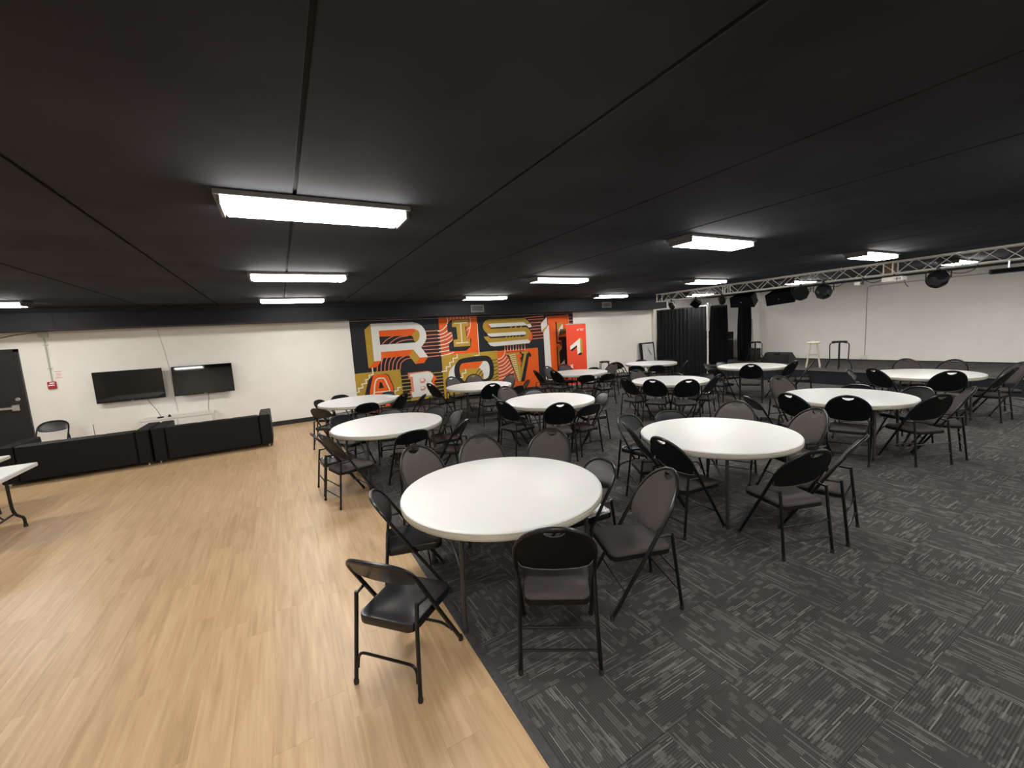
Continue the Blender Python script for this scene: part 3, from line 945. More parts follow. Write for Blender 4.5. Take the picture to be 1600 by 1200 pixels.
# ------------------------------------------------------------------ fire alarm and its sign
t = thing('fire_alarm_station', 'small red alarm pull box under a grey conduit by the door', 'alarm', (-3.97, 11.55, 1.43))
MB().box((-.06, -.05, -.07), (.06, 0, .07), bev=.008).build('box', 'red', t)
MB().box((-.045, -.056, -.01), (.045, -.05, .012), bev=.002).build('pull_handle', 'white_paint', t)
MB().box((-.02, -.052, .03), (.045, -.049, .055)).build('label_plate', 'paper', t)
MB().tube([(.01, -.02, .07), (.01, -.02, .93)], .012, 8).build('conduit', 'conduit', t, True)
MB().box((-.06, -.06, .93), (.08, 0, 1.045), bev=.006).build('junction_box', 'conduit', t)
for z in (.32, .78): MB().box((-.02, -.036, z), (.045, 0, z+.018)).build('conduit_clip', 'conduit', t)
t = thing('wall_sign', 'small white notice with red lines beside the alarm', 'sign', (-3.86, 11.55, 1.56))
MB().box((-.055, -.004, -.01), (.055, 0, .14)).build('sheet', 'paper', t)
for z, w in ((.128, .05), (.095, .03), (.075, .035), (.055, .03), (.03, .035), (.002, .05)):
    MB().box((-w, -.0055, z), (w, -.004, z + (.006 if w < .05 else .009))).build('print_line', 'red_print', t)
cable('wall_cable', bez((-5.2, 11.5, 2.22), (-4.7, 11.5, 2.3), (-4.5, 11.5, 2.44), (-4.04, 11.5, 2.46)), .007, 'black cable swagging from the conduit box to above the door')

# ------------------------------------------------------------------ mural (flat paint on the far wall)
MURAL = [
('block','ochre',0,[(0,.1),(1.23,.1),(1.2,1.095),(0,1.087)]),
('block','orange',0,[(2.423,1.376),(3.63,1.382),(3.63,2.62),(2.423,2.62)]),
('block','ochre',0,[(2.423,.1),(4.25,.1),(4.25,1.392),(2.423,1.376)]),
('block','orange',0,[(4.25,.1),(5.76,.1),(5.76,1.377),(4.25,1.377)]),
('stripe','pink',0.024,[(2.012,2.1),(2.421,2.104)]),
('stripe','pink',0.024,[(2.002,1.987),(2.411,1.994)]),
('stripe','pink',0.024,[(1.981,1.885),(2.403,1.892)]),
('stripe','pink',0.024,[(1.959,1.778),(2.394,1.787)]),
('stripe','pink',0.024,[(1.863,1.678),(2.385,1.682)]),
('stripe','pink',0.024,[(1.884,1.582),(2.375,1.574)]),
('stripe','pink',0.024,[(1.94,1.481),(2.367,1.473)]),
('stripe','pink',0.024,[(1.998,1.374),(2.359,1.382)]),
('stripe','rust',0,[(2.42,2.137),(2.553,2.159),(2.662,2.237),(2.662,2.052),(2.809,2.035),(2.805,1.807),(2.678,1.698),(2.684,1.482),(2.42,1.386)]),
('stripe','cream',0.026,[(2.383,2.088),(2.392,2.087),(2.405,2.086),(2.421,2.087),(2.441,2.091),(2.465,2.099),(2.493,2.11),(2.523,2.123),(2.552,2.14),(2.581,2.163),(2.612,2.192),(2.639,2.218),(2.658,2.237)]),
('stripe','cream',0.026,[(2.384,1.989),(2.395,1.989),(2.411,1.988),(2.43,1.988),(2.452,1.991),(2.476,1.995),(2.504,2.001),(2.533,2.009),(2.561,2.02),(2.592,2.036),(2.625,2.056),(2.654,2.075),(2.675,2.088)]),
('stripe','cream',0.026,[(2.375,1.892),(2.388,1.892),(2.404,1.892),(2.426,1.893),(2.453,1.897),(2.488,1.905),(2.529,1.915),(2.572,1.928),(2.614,1.943),(2.656,1.962),(2.701,1.985),(2.741,2.007),(2.769,2.022)]),
('stripe','cream',0.026,[(2.376,1.789),(2.386,1.789),(2.398,1.789),(2.417,1.791),(2.445,1.796),(2.486,1.805),(2.539,1.817),(2.594,1.831),(2.645,1.849),(2.692,1.872),(2.739,1.9),(2.78,1.927),(2.808,1.945)]),
('stripe','cream',0.026,[(2.377,1.686),(2.384,1.685),(2.394,1.684),(2.41,1.683),(2.435,1.686),(2.476,1.69),(2.528,1.697),(2.583,1.706),(2.634,1.719),(2.683,1.739),(2.732,1.765),(2.775,1.79),(2.805,1.807)]),
('stripe','cream',0.026,[(2.378,1.586),(2.39,1.587),(2.406,1.588),(2.426,1.59),(2.447,1.592),(2.469,1.594),(2.493,1.597),(2.519,1.6),(2.546,1.604),(2.578,1.61),(2.614,1.617),(2.647,1.624),(2.67,1.629)]),
('stripe','cream',0.026,[(2.38,1.486),(2.389,1.487),(2.403,1.488),(2.42,1.489),(2.438,1.491),(2.459,1.492),(2.483,1.493),(2.509,1.494),(2.537,1.497),(2.571,1.501),(2.61,1.506),(2.646,1.511),(2.671,1.515)]),
('stripe','cream',0.026,[(2.409,1.378),(2.417,1.378),(2.429,1.378),(2.445,1.379),(2.468,1.381),(2.5,1.384),(2.54,1.389),(2.584,1.395),(2.628,1.402),(2.676,1.412),(2.729,1.424),(2.777,1.436),(2.811,1.444)]),
('stripe','cream',0.022,[(2.698,2.48),(2.698,2.456),(2.697,2.42),(2.696,2.381),(2.693,2.346),(2.686,2.314),(2.678,2.283),(2.67,2.256),(2.664,2.237)]),
('stripe','cream',0.022,[(3.415,2.469),(3.414,2.417),(3.412,2.343),(3.41,2.262),(3.404,2.195),(3.395,2.145),(3.383,2.104),(3.369,2.065),(3.353,2.026),(3.332,1.98),(3.307,1.932),(3.283,1.889),(3.267,1.859)]),
('stripe','rust',0,[(3.241,2.032),(3.368,2.139),(3.337,2.008),(3.274,1.868),(3.248,1.955)]),
('stripe','cream',0.016,[(3.242,2.041),(3.368,2.143)]),
('stripe','cream',0.016,[(2.69,2.506),(2.694,2.532)]),
('stripe','cream',0.016,[(2.791,2.508),(2.795,2.534)]),
('stripe','cream',0.016,[(2.893,2.511),(2.897,2.536)]),
('stripe','cream',0.016,[(2.995,2.513),(2.999,2.539)]),
('stripe','cream',0.016,[(3.098,2.515),(3.102,2.541)]),
('stripe','cream',0.016,[(3.202,2.518),(3.206,2.544)]),
('stripe','cream',0.016,[(3.307,2.52),(3.311,2.546)]),
('stripe','cream',0.016,[(3.413,2.522),(3.417,2.548)]),
('stripe','cream',0.02,[(2.795,2.414),(2.797,2.484)]),
('stripe','cream',0.02,[(2.895,2.416),(2.897,2.486)]),
('stripe','cream',0.02,[(2.995,2.418),(2.997,2.489)]),
('stripe','cream',0.02,[(3.097,2.42),(3.098,2.491)]),
('stripe','cream',0.02,[(3.199,2.422),(3.2,2.493)]),
('stripe','cream',0.02,[(3.302,2.424),(3.303,2.495)]),
('stripe','cream',0.022,[(3.632,2.242),(3.633,1.392),(3.631,1.305)]),
('stripe','cream',0.022,[(3.63,1.299),(3.481,1.295)]),
('letter_r','ochre',0,[(.525,2.371),(.358,2.217),(.366,1.202),(.527,1.371)]),
('letter_r','orange',0,[(.527,1.371),(.717,1.373),(.589,1.211),(.366,1.202)]),
('letter_r','orange',0,[(.729,1.613),(1.62,1.618),(1.483,1.447),(.724,1.438)]),
('letter_r','ochre',0,[(1.62,1.618),(1.787,1.375),(1.643,1.205),(1.483,1.447)]),
('letter_r','orange',0,[(1.782,1.375),(2.026,1.372),(1.891,1.213),(1.643,1.205)]),
('letter_r','white',0,[(.525,2.371),(1.651,2.371),(1.687,2.363),(1.738,2.352),(1.793,2.337),(1.841,2.316),(1.881,2.288),(1.917,2.253),(1.95,2.214),(1.976,2.174),(1.997,2.131),(2.012,2.084),(2.021,2.037),(2.025,1.991),(2.023,1.948),(2.016,1.906),(2.002,1.865),(1.983,1.825),(1.952,1.78),(1.911,1.734),(1.872,1.693),(1.845,1.665),(2.026,1.37),(1.781,1.373),(1.619,1.613),(.729,1.608),(.722,1.373),(.527,1.371)]),
('letter_r','black',0,[(.724,2.181),(1.659,2.189),(1.687,2.179),(1.727,2.166),(1.769,2.149),(1.8,2.127),(1.817,2.101),(1.828,2.069),(1.832,2.035),(1.833,2.002),(1.829,1.968),(1.82,1.933),(1.807,1.901),(1.789,1.872),(1.763,1.85),(1.731,1.831),(1.699,1.816),(1.678,1.805),(.725,1.802)]),
('letter_r','orange',0,[(.724,2.181),(1.659,2.189),(1.749,2.161),(1.606,2.002),(.724,2.022)]),
('letter_r','ochre',0,[(1.749,2.161),(1.761,2.15),(1.778,2.136),(1.795,2.118),(1.809,2.098),(1.819,2.077),(1.827,2.053),(1.832,2.028),(1.833,2.002),(1.829,1.972),(1.82,1.94),(1.81,1.91),(1.797,1.884),(1.782,1.864),(1.764,1.847),(1.748,1.835),(1.736,1.826),(1.666,1.839),(1.659,1.916),(1.606,2.002)]),
('letter_r','pink',0.02,[(.782,1.812),(.803,1.833),(.832,1.863),(.868,1.896),(.907,1.926),(.954,1.953),(1.01,1.979),(1.063,2.003),(1.099,2.019)]),
('letter_r','pink',0.02,[(.964,1.804),(.99,1.825),(1.027,1.855),(1.07,1.887),(1.113,1.913),(1.152,1.934),(1.193,1.952),(1.236,1.968),(1.282,1.98),(1.338,1.99),(1.4,1.996),(1.458,2.0),(1.498,2.004)]),
('letter_r','pink',0.02,[(1.149,1.804),(1.169,1.815),(1.198,1.832),(1.233,1.85),(1.271,1.864),(1.314,1.874),(1.363,1.883),(1.414,1.89),(1.464,1.895),(1.518,1.897),(1.576,1.898),(1.628,1.897),(1.664,1.897)]),
('stripe','pink',0.024,[(1.2,1.095),(1.205,1.126),(1.211,1.171),(1.222,1.218),(1.239,1.258),(1.264,1.288),(1.295,1.314),(1.33,1.336),(1.367,1.354),(1.408,1.366),(1.454,1.374),(1.496,1.378),(1.525,1.381)]),
('stripe','pink',0.024,[(1.099,1.096),(1.104,1.128),(1.11,1.174),(1.12,1.224),(1.134,1.267),(1.152,1.301),(1.175,1.331),(1.2,1.358),(1.227,1.382),(1.258,1.403),(1.295,1.421),(1.328,1.435),(1.351,1.446)]),
('stripe','pink',0.024,[(.989,1.092),(.995,1.131),(1.004,1.187),(1.016,1.247),(1.032,1.3),(1.055,1.344),(1.085,1.385),(1.114,1.42),(1.134,1.444)]),
('stripe','pink',0.024,[(.885,1.093),(.892,1.133),(.901,1.192),(.914,1.256),(.928,1.309),(.948,1.351),(.972,1.389),(.995,1.42),(1.01,1.442)]),
('stripe','pink',0.024,[(.781,1.093),(.786,1.128),(.792,1.179),(.8,1.234),(.811,1.284),(.828,1.329),(.849,1.374),(.869,1.414),(.883,1.441)]),
('stripe','pink',0.024,[(.679,1.094),(.684,1.131),(.691,1.185),(.7,1.243),(.71,1.293),(.722,1.336),(.738,1.376),(.752,1.411),(.762,1.435)]),
('stripe','pink',0.024,[(.578,1.094),(.58,1.105),(.582,1.121),(.585,1.138),(.588,1.154),(.591,1.169),(.594,1.186),(.596,1.2),(.598,1.211)]),
('stair','cream',0.03,[(.461,1.198),(.464,1.023),(.358,1.01),(.366,.91),(.26,.903),(.272,.806),(.158,.8),(.169,.698),(.054,.693),(.066,.6),(-.036,.59)]),
('stair','cream',0.03,[(.992,.379),(.992,.511),(1.094,.515),(1.087,.595),(1.221,.603)]),
('letter_a','black',0,[(.461,1.0),(.332,.898),(.187,.458),(.123,.189),(.986,.068),(.985,.428),(.976,.656),(.873,.969),(.797,1.012)]),
('letter_a','orange',0,[(.496,1.012),(.784,1.002),(.853,.953),(.961,.645),(.963,.419),(.953,.097),(.711,.119),(.717,.296),(.569,.304),(.552,.129),(.298,.176),(.342,.601),(.454,.97)]),
('letter_a','cream',0.034,[(.44,.484),(.448,.539),(.461,.619),(.475,.703),(.49,.77),(.505,.815),(.521,.851),(.539,.877),(.563,.896),(.596,.907),(.635,.909),(.674,.906),(.706,.9),(.726,.897),(.739,.893),(.75,.881),(.765,.851),(.788,.793),(.815,.713),(.841,.633),(.859,.574),(.866,.545),(.866,.533),(.863,.53),(.861,.527)]),
('letter_a','cream',0.026,[(.457,.541),(.861,.527)]),
('letter_a','black',0,[(.615,.784),(.639,.8),(.666,.792),(.719,.631),(.578,.631)]),
('stripe','ochre',0.024,[(1.211,.904),(2.453,.896)]),
('stripe','ochre',0.024,[(1.201,.804),(2.444,.789)]),
('stripe','ochre',0.024,[(1.192,.7),(2.437,.702)]),
('stripe','ochre',0.024,[(1.183,.603),(2.429,.607)]),
('stripe','ochre',0.024,[(1.173,.501),(2.421,.507)]),
('stripe','ochre',0.024,[(1.164,.396),(2.412,.407)]),
('stripe','ochre',0.024,[(1.155,.298),(2.404,.307)]),
('stripe','ochre',0.024,[(1.145,.201),(2.395,.206)]),
('letter_b','pink',0,[(1.399,.973),(1.971,.978),(2.071,.953),(2.061,.841),(1.417,.325),(1.436,.269),(1.449,.273),(1.417,.459),(1.466,.465),(1.454,.806),(1.408,.811)]),
('letter_b','orange',0,[(2.116,.885),(2.132,.865),(2.155,.838),(2.179,.808),(2.197,.782),(2.207,.763),(2.213,.748),(2.214,.732),(2.209,.714),(2.192,.69),(2.167,.662),(2.142,.635),(2.13,.61),(2.136,.589),(2.152,.571),(2.172,.552),(2.188,.529),(2.201,.5),(2.214,.467),(2.223,.433),(2.223,.399),(2.212,.364),(2.192,.327),(2.167,.294),(2.14,.271),(2.108,.263),(2.07,.265),(2.035,.271),(2.011,.275)]),
('letter_b','white',0,[(1.46,.931),(1.97,.958),(1.993,.95),(2.028,.939),(2.064,.924),(2.092,.907),(2.11,.886),(2.123,.861),(2.129,.834),(2.129,.804),(2.115,.77),(2.09,.731),(2.066,.692),(2.057,.655),(2.07,.62),(2.097,.586),(2.126,.553),(2.148,.521),(2.162,.491),(2.173,.463),(2.177,.436),(2.172,.405),(2.151,.368),(2.118,.327),(2.085,.29),(2.062,.264),(1.473,.265),(1.462,.417),(1.537,.432),(1.527,.859),(1.458,.854)]),
('letter_b','pink',0,[(1.728,.777),(1.84,.777),(1.854,.768),(1.873,.755),(1.891,.739),(1.898,.722),(1.891,.702),(1.873,.679),(1.854,.657),(1.841,.642),(1.737,.646)]),
('letter_b','pink',0,[(1.729,.557),(1.839,.559),(1.851,.547),(1.87,.53),(1.887,.511),(1.893,.493),(1.885,.476),(1.866,.459),(1.846,.444),(1.833,.434),(1.732,.433)]),
('letter_b','white',0,[(1.747,.768),(1.815,.768),(1.823,.76),(1.836,.75),(1.848,.738),(1.854,.727),(1.849,.716),(1.837,.706),(1.824,.696),(1.815,.689),(1.751,.694)]),
('letter_b','white',0,[(1.743,.548),(1.813,.549),(1.821,.541),(1.833,.529),(1.844,.517),(1.849,.506),(1.844,.497),(1.833,.489),(1.82,.483),(1.812,.478),(1.747,.481)]),
('letter_b','ochre',0,[(1.435,.25),(2.087,.253),(2.094,.189),(1.428,.173)]),
('letter_i','black',0,[(2.809,2.391),(2.671,2.273),(2.672,2.051),(2.804,2.035),(2.822,1.819),(2.678,1.698),(2.684,1.478),(3.221,1.467),(3.381,1.59),(3.405,1.813),(3.261,1.835),(3.261,2.178),(3.381,2.177),(3.383,2.408)]),
('letter_i','ochre',0,[(2.824,2.378),(3.367,2.391),(3.366,2.187),(3.233,2.183),(3.25,1.822),(3.37,1.823),(3.367,1.595),(2.834,1.601),(2.831,1.809),(2.967,1.82),(2.952,2.181),(2.824,2.183)]),
('letter_i','cream',0.028,[(2.904,2.287),(3.287,2.294)]),
('letter_i','cream',0.03,[(3.094,2.291),(3.096,1.706)]),
('letter_i','cream',0.028,[(2.913,1.707),(3.286,1.707)]),
('stair','cream',0.03,[(2.907,1.38),(2.91,1.276),(2.772,1.268),(2.782,1.163),(2.659,1.155),(2.669,1.041),(2.537,1.034),(2.547,.916),(2.4,.919)]),
('letter_o','white',0,[(2.844,1.11),(2.81,1.082),(2.761,1.042),(2.71,.997),(2.67,.955),(2.645,.92),(2.627,.885),(2.614,.85),(2.602,.811),(2.593,.762),(2.586,.708),(2.582,.658),(2.579,.623),(2.776,.525),(2.821,1.074)]),
('letter_o','black',0,[(3.079,1.243),(3.277,1.26),(3.529,1.271),(3.736,1.273),(3.846,1.266),(3.904,1.251),(3.951,1.226),(3.996,1.19),(4.03,1.145),(4.056,1.093),(4.075,1.034),(4.087,.968),(4.093,.9),(4.093,.826),(4.088,.749),(4.077,.681),(4.061,.627),(4.04,.581),(4.011,.544),(3.991,.516),(3.963,.498),(3.873,.482),(3.669,.466),(3.409,.453),(3.203,.452),(3.101,.467),(3.049,.493),(3.001,.523),(2.939,.555),(2.881,.59),(2.835,.634),(2.807,.688),(2.791,.749),(2.783,.811),(2.78,.875),(2.785,.94),(2.799,1.0),(2.823,1.056),(2.856,1.108),(2.898,1.153),(2.936,1.19),(2.982,1.22)]),
('letter_o','ochre',0,[(3.13,1.1),(3.32,1.106),(3.57,1.108),(3.767,1.104),(3.851,1.095),(3.877,1.08),(3.894,1.057),(3.917,1.024),(3.931,.982),(3.94,.934),(3.944,.877),(3.943,.814),(3.938,.755),(3.929,.704),(3.915,.658),(3.894,.62),(3.884,.59),(3.867,.568),(3.79,.551),(3.601,.539),(3.356,.532),(3.168,.536),(3.084,.551),(3.052,.576),(3.028,.609),(3.001,.651),(2.982,.701),(2.968,.754),(2.957,.812),(2.95,.873),(2.951,.929),(2.961,.977),(2.977,1.02),(3.002,1.054),(3.021,1.077),(3.048,1.091)]),
('letter_o','orange',0,[(3.734,1.099),(3.584,.918),(2.958,.915),(2.982,1.002),(3.013,1.061),(3.067,1.094),(3.151,1.1)]),
('letter_o','white',0,[(3.734,1.099),(3.75,1.1),(3.772,1.101),(3.798,1.102),(3.821,1.099),(3.841,1.093),(3.86,1.086),(3.878,1.074),(3.894,1.057),(3.909,1.033),(3.922,1.004),(3.933,.971),(3.94,.934),(3.944,.892),(3.944,.845),(3.942,.798),(3.938,.755),(3.931,.717),(3.922,.681),(3.911,.648),(3.894,.62),(3.87,.596),(3.84,.577),(3.81,.562),(3.79,.551),(3.721,.555),(3.723,.677),(3.719,.699),(3.713,.731),(3.703,.766),(3.689,.799),(3.666,.832),(3.636,.866),(3.608,.896),(3.588,.917)]),
('letter_o','black',0.022,[(3.468,.723),(3.481,.74),(3.498,.764),(3.519,.79),(3.539,.814),(3.562,.835),(3.586,.855),(3.609,.872),(3.624,.884)]),
('letter_o','black',0.022,[(3.561,.678),(3.573,.695),(3.59,.719),(3.61,.744),(3.628,.766),(3.647,.783),(3.667,.797),(3.685,.81),(3.697,.818)]),
('letter_o','black',0.022,[(3.633,.607),(3.642,.62),(3.654,.637),(3.667,.656),(3.679,.672),(3.691,.684),(3.702,.694),(3.712,.702),(3.719,.707)]),
('stair','cream',0.03,[(3.144,.91),(3.149,.8),(3.031,.796),(3.036,.68),(2.972,.677)]),
('stripe','black',0.02,[(4.041,1.1),(4.232,1.118)]),
('stripe','black',0.02,[(4.084,.997),(4.229,1.012)]),
('stripe','black',0.02,[(4.09,.888),(4.239,.903)]),
('stripe','black',0.02,[(4.082,.777),(4.231,.795)]),
('stripe','black',0.02,[(4.058,.643),(4.235,.686)]),
('stripe','black',0.02,[(4.021,.53),(4.228,.589)]),
('stripe','black',0.02,[(3.982,.45),(4.22,.489)]),
('stripe','maroon',0,[(5.318,2.375),(6.213,2.428),(6.168,1.671),(5.564,1.665),(5.561,1.81),(5.44,2.023),(5.554,2.079)]),
('stripe','pink',0.024,[(5.318,2.365),(6.033,2.396)]),
('stripe','pink',0.024,[(5.434,2.298),(6.028,2.309)]),
('stripe','pink',0.024,[(5.5,2.191),(6.021,2.201)]),
('stripe','pink',0.024,[(5.554,2.083),(6.015,2.096)]),
('stripe','pink',0.024,[(5.499,1.985),(6.009,1.992)]),
('stripe','pink',0.024,[(5.541,1.878),(6.002,1.887)]),
('stripe','pink',0.024,[(5.571,1.783),(5.996,1.786)]),
('stripe','pink',0.024,[(5.56,1.675),(5.99,1.686)]),
('letter_s','ochre',0,[(5.318,2.365),(5.556,2.12),(5.376,2.153),(5.285,2.23),(3.999,2.223),(4.069,2.074),(5.346,2.068),(5.372,2.05),(5.411,2.024),(5.451,1.993),(5.485,1.959),(5.51,1.92),(5.532,1.875),(5.549,1.83),(5.56,1.79),(5.561,1.754),(5.555,1.722),(5.546,1.693),(5.534,1.667),(5.52,1.644),(5.502,1.623),(5.485,1.607),(5.473,1.596),(5.393,1.671),(3.982,1.65),(3.86,1.767),(3.818,1.847),(3.975,1.848),(4.047,1.781),(5.23,1.773),(5.325,1.823),(5.339,1.884),(5.289,1.938),(3.992,1.931),(3.977,1.936),(3.955,1.943),(3.931,1.954),(3.908,1.969),(3.886,1.989),(3.864,2.015),(3.844,2.042),(3.829,2.07),(3.819,2.096),(3.814,2.122),(3.813,2.149),(3.815,2.176),(3.823,2.206),(3.835,2.237),(3.851,2.266),(3.867,2.29),(3.885,2.308),(3.905,2.321),(3.926,2.331),(3.947,2.339),(3.968,2.346),(3.99,2.352),(4.01,2.355),(4.024,2.358)]),
('letter_s','black',0,[(3.999,2.223),(5.285,2.23),(5.468,2.083),(5.346,2.064),(4.062,2.072)]),
('letter_s','orange',0,[(3.999,2.223),(4.086,2.106),(4.04,2.077),(3.973,2.115),(3.96,2.174)]),
('letter_s','white',0,[(4.003,2.223),(5.273,2.23),(5.376,2.153),(5.522,2.159),(5.56,2.062),(5.442,2.047),(5.369,2.124),(4.094,2.113)]),
('letter_s','black',0,[(3.927,1.938),(4.072,1.823),(5.311,1.828),(5.23,1.773),(4.047,1.781),(3.975,1.848),(3.867,1.854)]),
('letter_s','white',0,[(3.927,1.938),(3.992,1.931),(5.265,1.937),(5.324,1.909),(5.333,1.86),(5.306,1.828),(4.072,1.827),(3.987,1.867)]),
('letter_s','white',0,[(3.982,1.65),(5.393,1.671),(5.486,1.599),(5.429,1.545),(4.15,1.528),(4.031,1.56),(3.943,1.652)]),
('letter_s','orange',0,[(5.496,1.938),(5.511,1.911),(5.533,1.872),(5.555,1.829),(5.567,1.789),(5.566,1.753),(5.557,1.717),(5.544,1.684),(5.531,1.656),(5.517,1.635),(5.5,1.618),(5.484,1.605),(5.473,1.596),(5.393,1.671),(5.44,1.714),(5.475,1.815)]),
('letter_s','ochre',0.03,[(4.775,2.074),(4.829,2.12)]),
('letter_s','ochre',0.03,[(4.937,2.067),(4.992,2.112)]),
('letter_s','ochre',0.03,[(5.125,2.058),(5.181,2.104)]),
('letter_s','ochre',0.024,[(4.595,1.779),(4.626,1.825)]),
('letter_s','ochre',0.024,[(4.71,1.772),(4.741,1.819)]),
('letter_s','ochre',0.024,[(4.814,1.766),(4.845,1.813)]),
('letter_s','ochre',0.024,[(4.93,1.76),(4.962,1.806)]),
('letter_s','ochre',0.024,[(5.06,1.752),(5.091,1.799)]),
('stripe','pink',0.02,[(4.529,1.53),(4.526,1.416)]),
('stripe','cream',0.02,[(4.526,1.416),(4.519,1.326)]),
('stripe','pink',0.02,[(4.626,1.532),(4.622,1.417)]),
('stripe','cream',0.02,[(4.622,1.417),(4.616,1.325)]),
('stripe','pink',0.02,[(4.73,1.533),(4.727,1.418)]),
('stripe','cream',0.02,[(4.727,1.418),(4.72,1.323)]),
('stripe','pink',0.02,[(4.83,1.534),(4.827,1.419)]),
('stripe','cream',0.02,[(4.827,1.419),(4.82,1.322)]),
('stripe','pink',0.02,[(4.934,1.536),(4.931,1.42)]),
('stripe','cream',0.02,[(4.931,1.42),(4.924,1.32)]),
('stripe','pink',0.02,[(5.036,1.537),(5.033,1.421)]),
('stripe','cream',0.02,[(5.033,1.421),(5.026,1.319)]),
('stripe','pink',0.02,[(5.143,1.538),(5.14,1.422)]),
('stripe','cream',0.02,[(5.14,1.422),(5.133,1.317)]),
('stripe','pink',0.02,[(5.258,1.539),(5.255,1.422)]),
('stripe','cream',0.02,[(5.255,1.422),(5.248,1.315)]),
('stripe','rust',0,[(4.251,1.126),(4.393,1.155),(4.504,1.267),(4.532,1.345),(5.25,1.338),(5.247,1.292),(5.006,1.279),(4.539,1.274),(4.65,1.215),(4.943,.335),(4.24,.442)]),
('stripe','cream',0.024,[(4.254,1.116),(4.28,1.122),(4.317,1.13),(4.358,1.14),(4.393,1.155),(4.422,1.174),(4.449,1.197),(4.472,1.223),(4.491,1.248),(4.504,1.274),(4.512,1.303),(4.517,1.328),(4.521,1.346)]),
('stripe','cream',0.024,[(4.258,1.009),(4.29,1.017),(4.337,1.028),(4.388,1.042),(4.432,1.061),(4.47,1.088),(4.507,1.122),(4.538,1.155),(4.56,1.178)]),
('stripe','cream',0.024,[(4.261,.901),(4.295,.906),(4.343,.913),(4.396,.924),(4.446,.942),(4.495,.973),(4.546,1.013),(4.591,1.052),(4.622,1.079)]),
('stripe','cream',0.024,[(4.259,.8),(4.295,.805),(4.347,.811),(4.406,.821),(4.462,.84),(4.518,.872),(4.578,.915),(4.631,.957),(4.669,.986)]),
('stripe','cream',0.024,[(4.258,.699),(4.297,.706),(4.354,.714),(4.417,.727),(4.478,.747),(4.541,.778),(4.607,.818),(4.667,.857),(4.708,.884)]),
('stripe','cream',0.024,[(4.25,.593),(4.294,.6),(4.356,.61),(4.427,.623),(4.494,.643),(4.563,.675),(4.636,.716),(4.702,.755),(4.748,.782)]),
('stripe','cream',0.024,[(4.254,.491),(4.305,.501),(4.378,.514),(4.459,.532),(4.534,.554),(4.605,.584),(4.678,.621),(4.743,.657),(4.788,.682)]),
('letter_v','black',0,[(4.53,1.249),(4.634,1.155),(4.942,.32),(5.183,.323),(5.385,1.105),(5.471,1.104),(5.488,1.166),(5.387,1.286),(5.115,1.294),(5.035,1.287),(5.135,1.173),(5.102,1.107),(5.048,1.112),(5.107,.931),(5.059,.821),(4.674,1.229)]),
('letter_v','ochre',0,[(4.532,1.275),(5.007,1.281),(5.019,1.221),(4.918,1.204),(5.08,.778),(5.218,1.216),(5.111,1.236),(5.122,1.293),(5.368,1.287),(5.382,1.234),(5.315,1.217),(5.033,.318),(4.947,.328),(4.654,1.211),(4.559,1.23)]),
('letter_v','cream',0.02,[(4.687,1.212),(4.879,1.217)]),
('letter_v','cream',0.02,[(4.708,1.149),(4.888,1.155)]),
('letter_v','cream',0.02,[(4.728,1.086),(4.897,1.092)]),
('letter_v','cream',0.02,[(4.749,1.023),(4.906,1.03)]),
('letter_v','cream',0.02,[(4.77,.959),(4.914,.967)]),
('letter_v','cream',0.02,[(4.791,.896),(4.923,.904)]),
('letter_v','cream',0.02,[(4.812,.832),(4.932,.841)]),
('letter_v','cream',0.02,[(4.833,.768),(4.941,.778)]),
('letter_v','cream',0.02,[(4.854,.704),(4.95,.715)]),
('letter_v','cream',0.02,[(4.875,.639),(4.959,.652)]),
('letter_v','cream',0.02,[(4.896,.575),(4.968,.589)]),
('letter_v','cream',0.02,[(4.917,.51),(4.977,.525)]),
('letter_v','cream',0.02,[(4.939,.446),(4.986,.461)]),
('letter_v','cream',0.02,[(4.96,.381),(4.995,.398)]),
('letter_e','black',0,[(5.765,1.397),(5.974,1.429),(5.991,.23),(5.75,.256)]),
('letter_e','rust',0,[(6.172,2.387),(7.04,2.402),(7.091,2.093),(6.96,.168),(6.265,.244)]),
('letter_e','orange',0,[(6.201,2.319),(6.974,2.329),(6.996,2.097),(6.907,.196),(6.266,.265),(6.235,2.112)]),
('letter_e','white',0,[(6.158,2.367),(5.917,2.146),(5.928,1.906),(6.167,2.083)]),
('letter_e','ochre',0,[(5.928,1.906),(6.167,2.083),(6.226,2.129),(6.238,2.08),(6.001,1.86)]),
('letter_e','white',0,[(6.001,1.86),(6.229,2.102),(6.265,.244),(6.012,.271)]),
('letter_e','maroon',0.05,[(6.526,2.163),(6.526,1.474),(6.675,1.486),(6.663,1.372)]),
('letter_e','maroon',0.05,[(6.527,1.349),(6.529,.697),(6.53,.237)]),
('letter_e','ochre',0,[(6.564,2.141),(6.798,2.152),(6.613,1.946),(6.582,1.722),(6.567,1.734)]),
('letter_e','white',0,[(6.801,2.114),(6.613,1.935),(6.588,1.722),(6.802,1.941)]),
('letter_e','olive',0,[(6.679,1.932),(6.974,1.94),(6.966,1.794),(6.607,1.699)]),
('letter_e','black',0,[(6.606,1.676),(6.96,1.679),(6.958,.901),(6.751,.831),(6.618,.751),(6.604,1.17),(6.723,1.288),(6.716,1.557),(6.6,1.566)]),
('letter_e','ochre',0,[(6.547,1.466),(6.674,1.382),(6.723,1.292),(6.605,1.181),(6.598,.735),(6.546,.761),(6.558,1.303),(6.659,1.34)]),
('letter_e','white',0,[(6.808,.892),(6.644,.748),(6.907,.711)]),
('letter_e','maroon',0,[(6.814,.896),(6.972,.905),(6.934,.194),(6.826,.227)]),
('stripe','pink',0.022,[(7.022,2.316),(7.235,2.326)]),
('stripe','pink',0.022,[(7.016,2.213),(7.229,2.222)]),
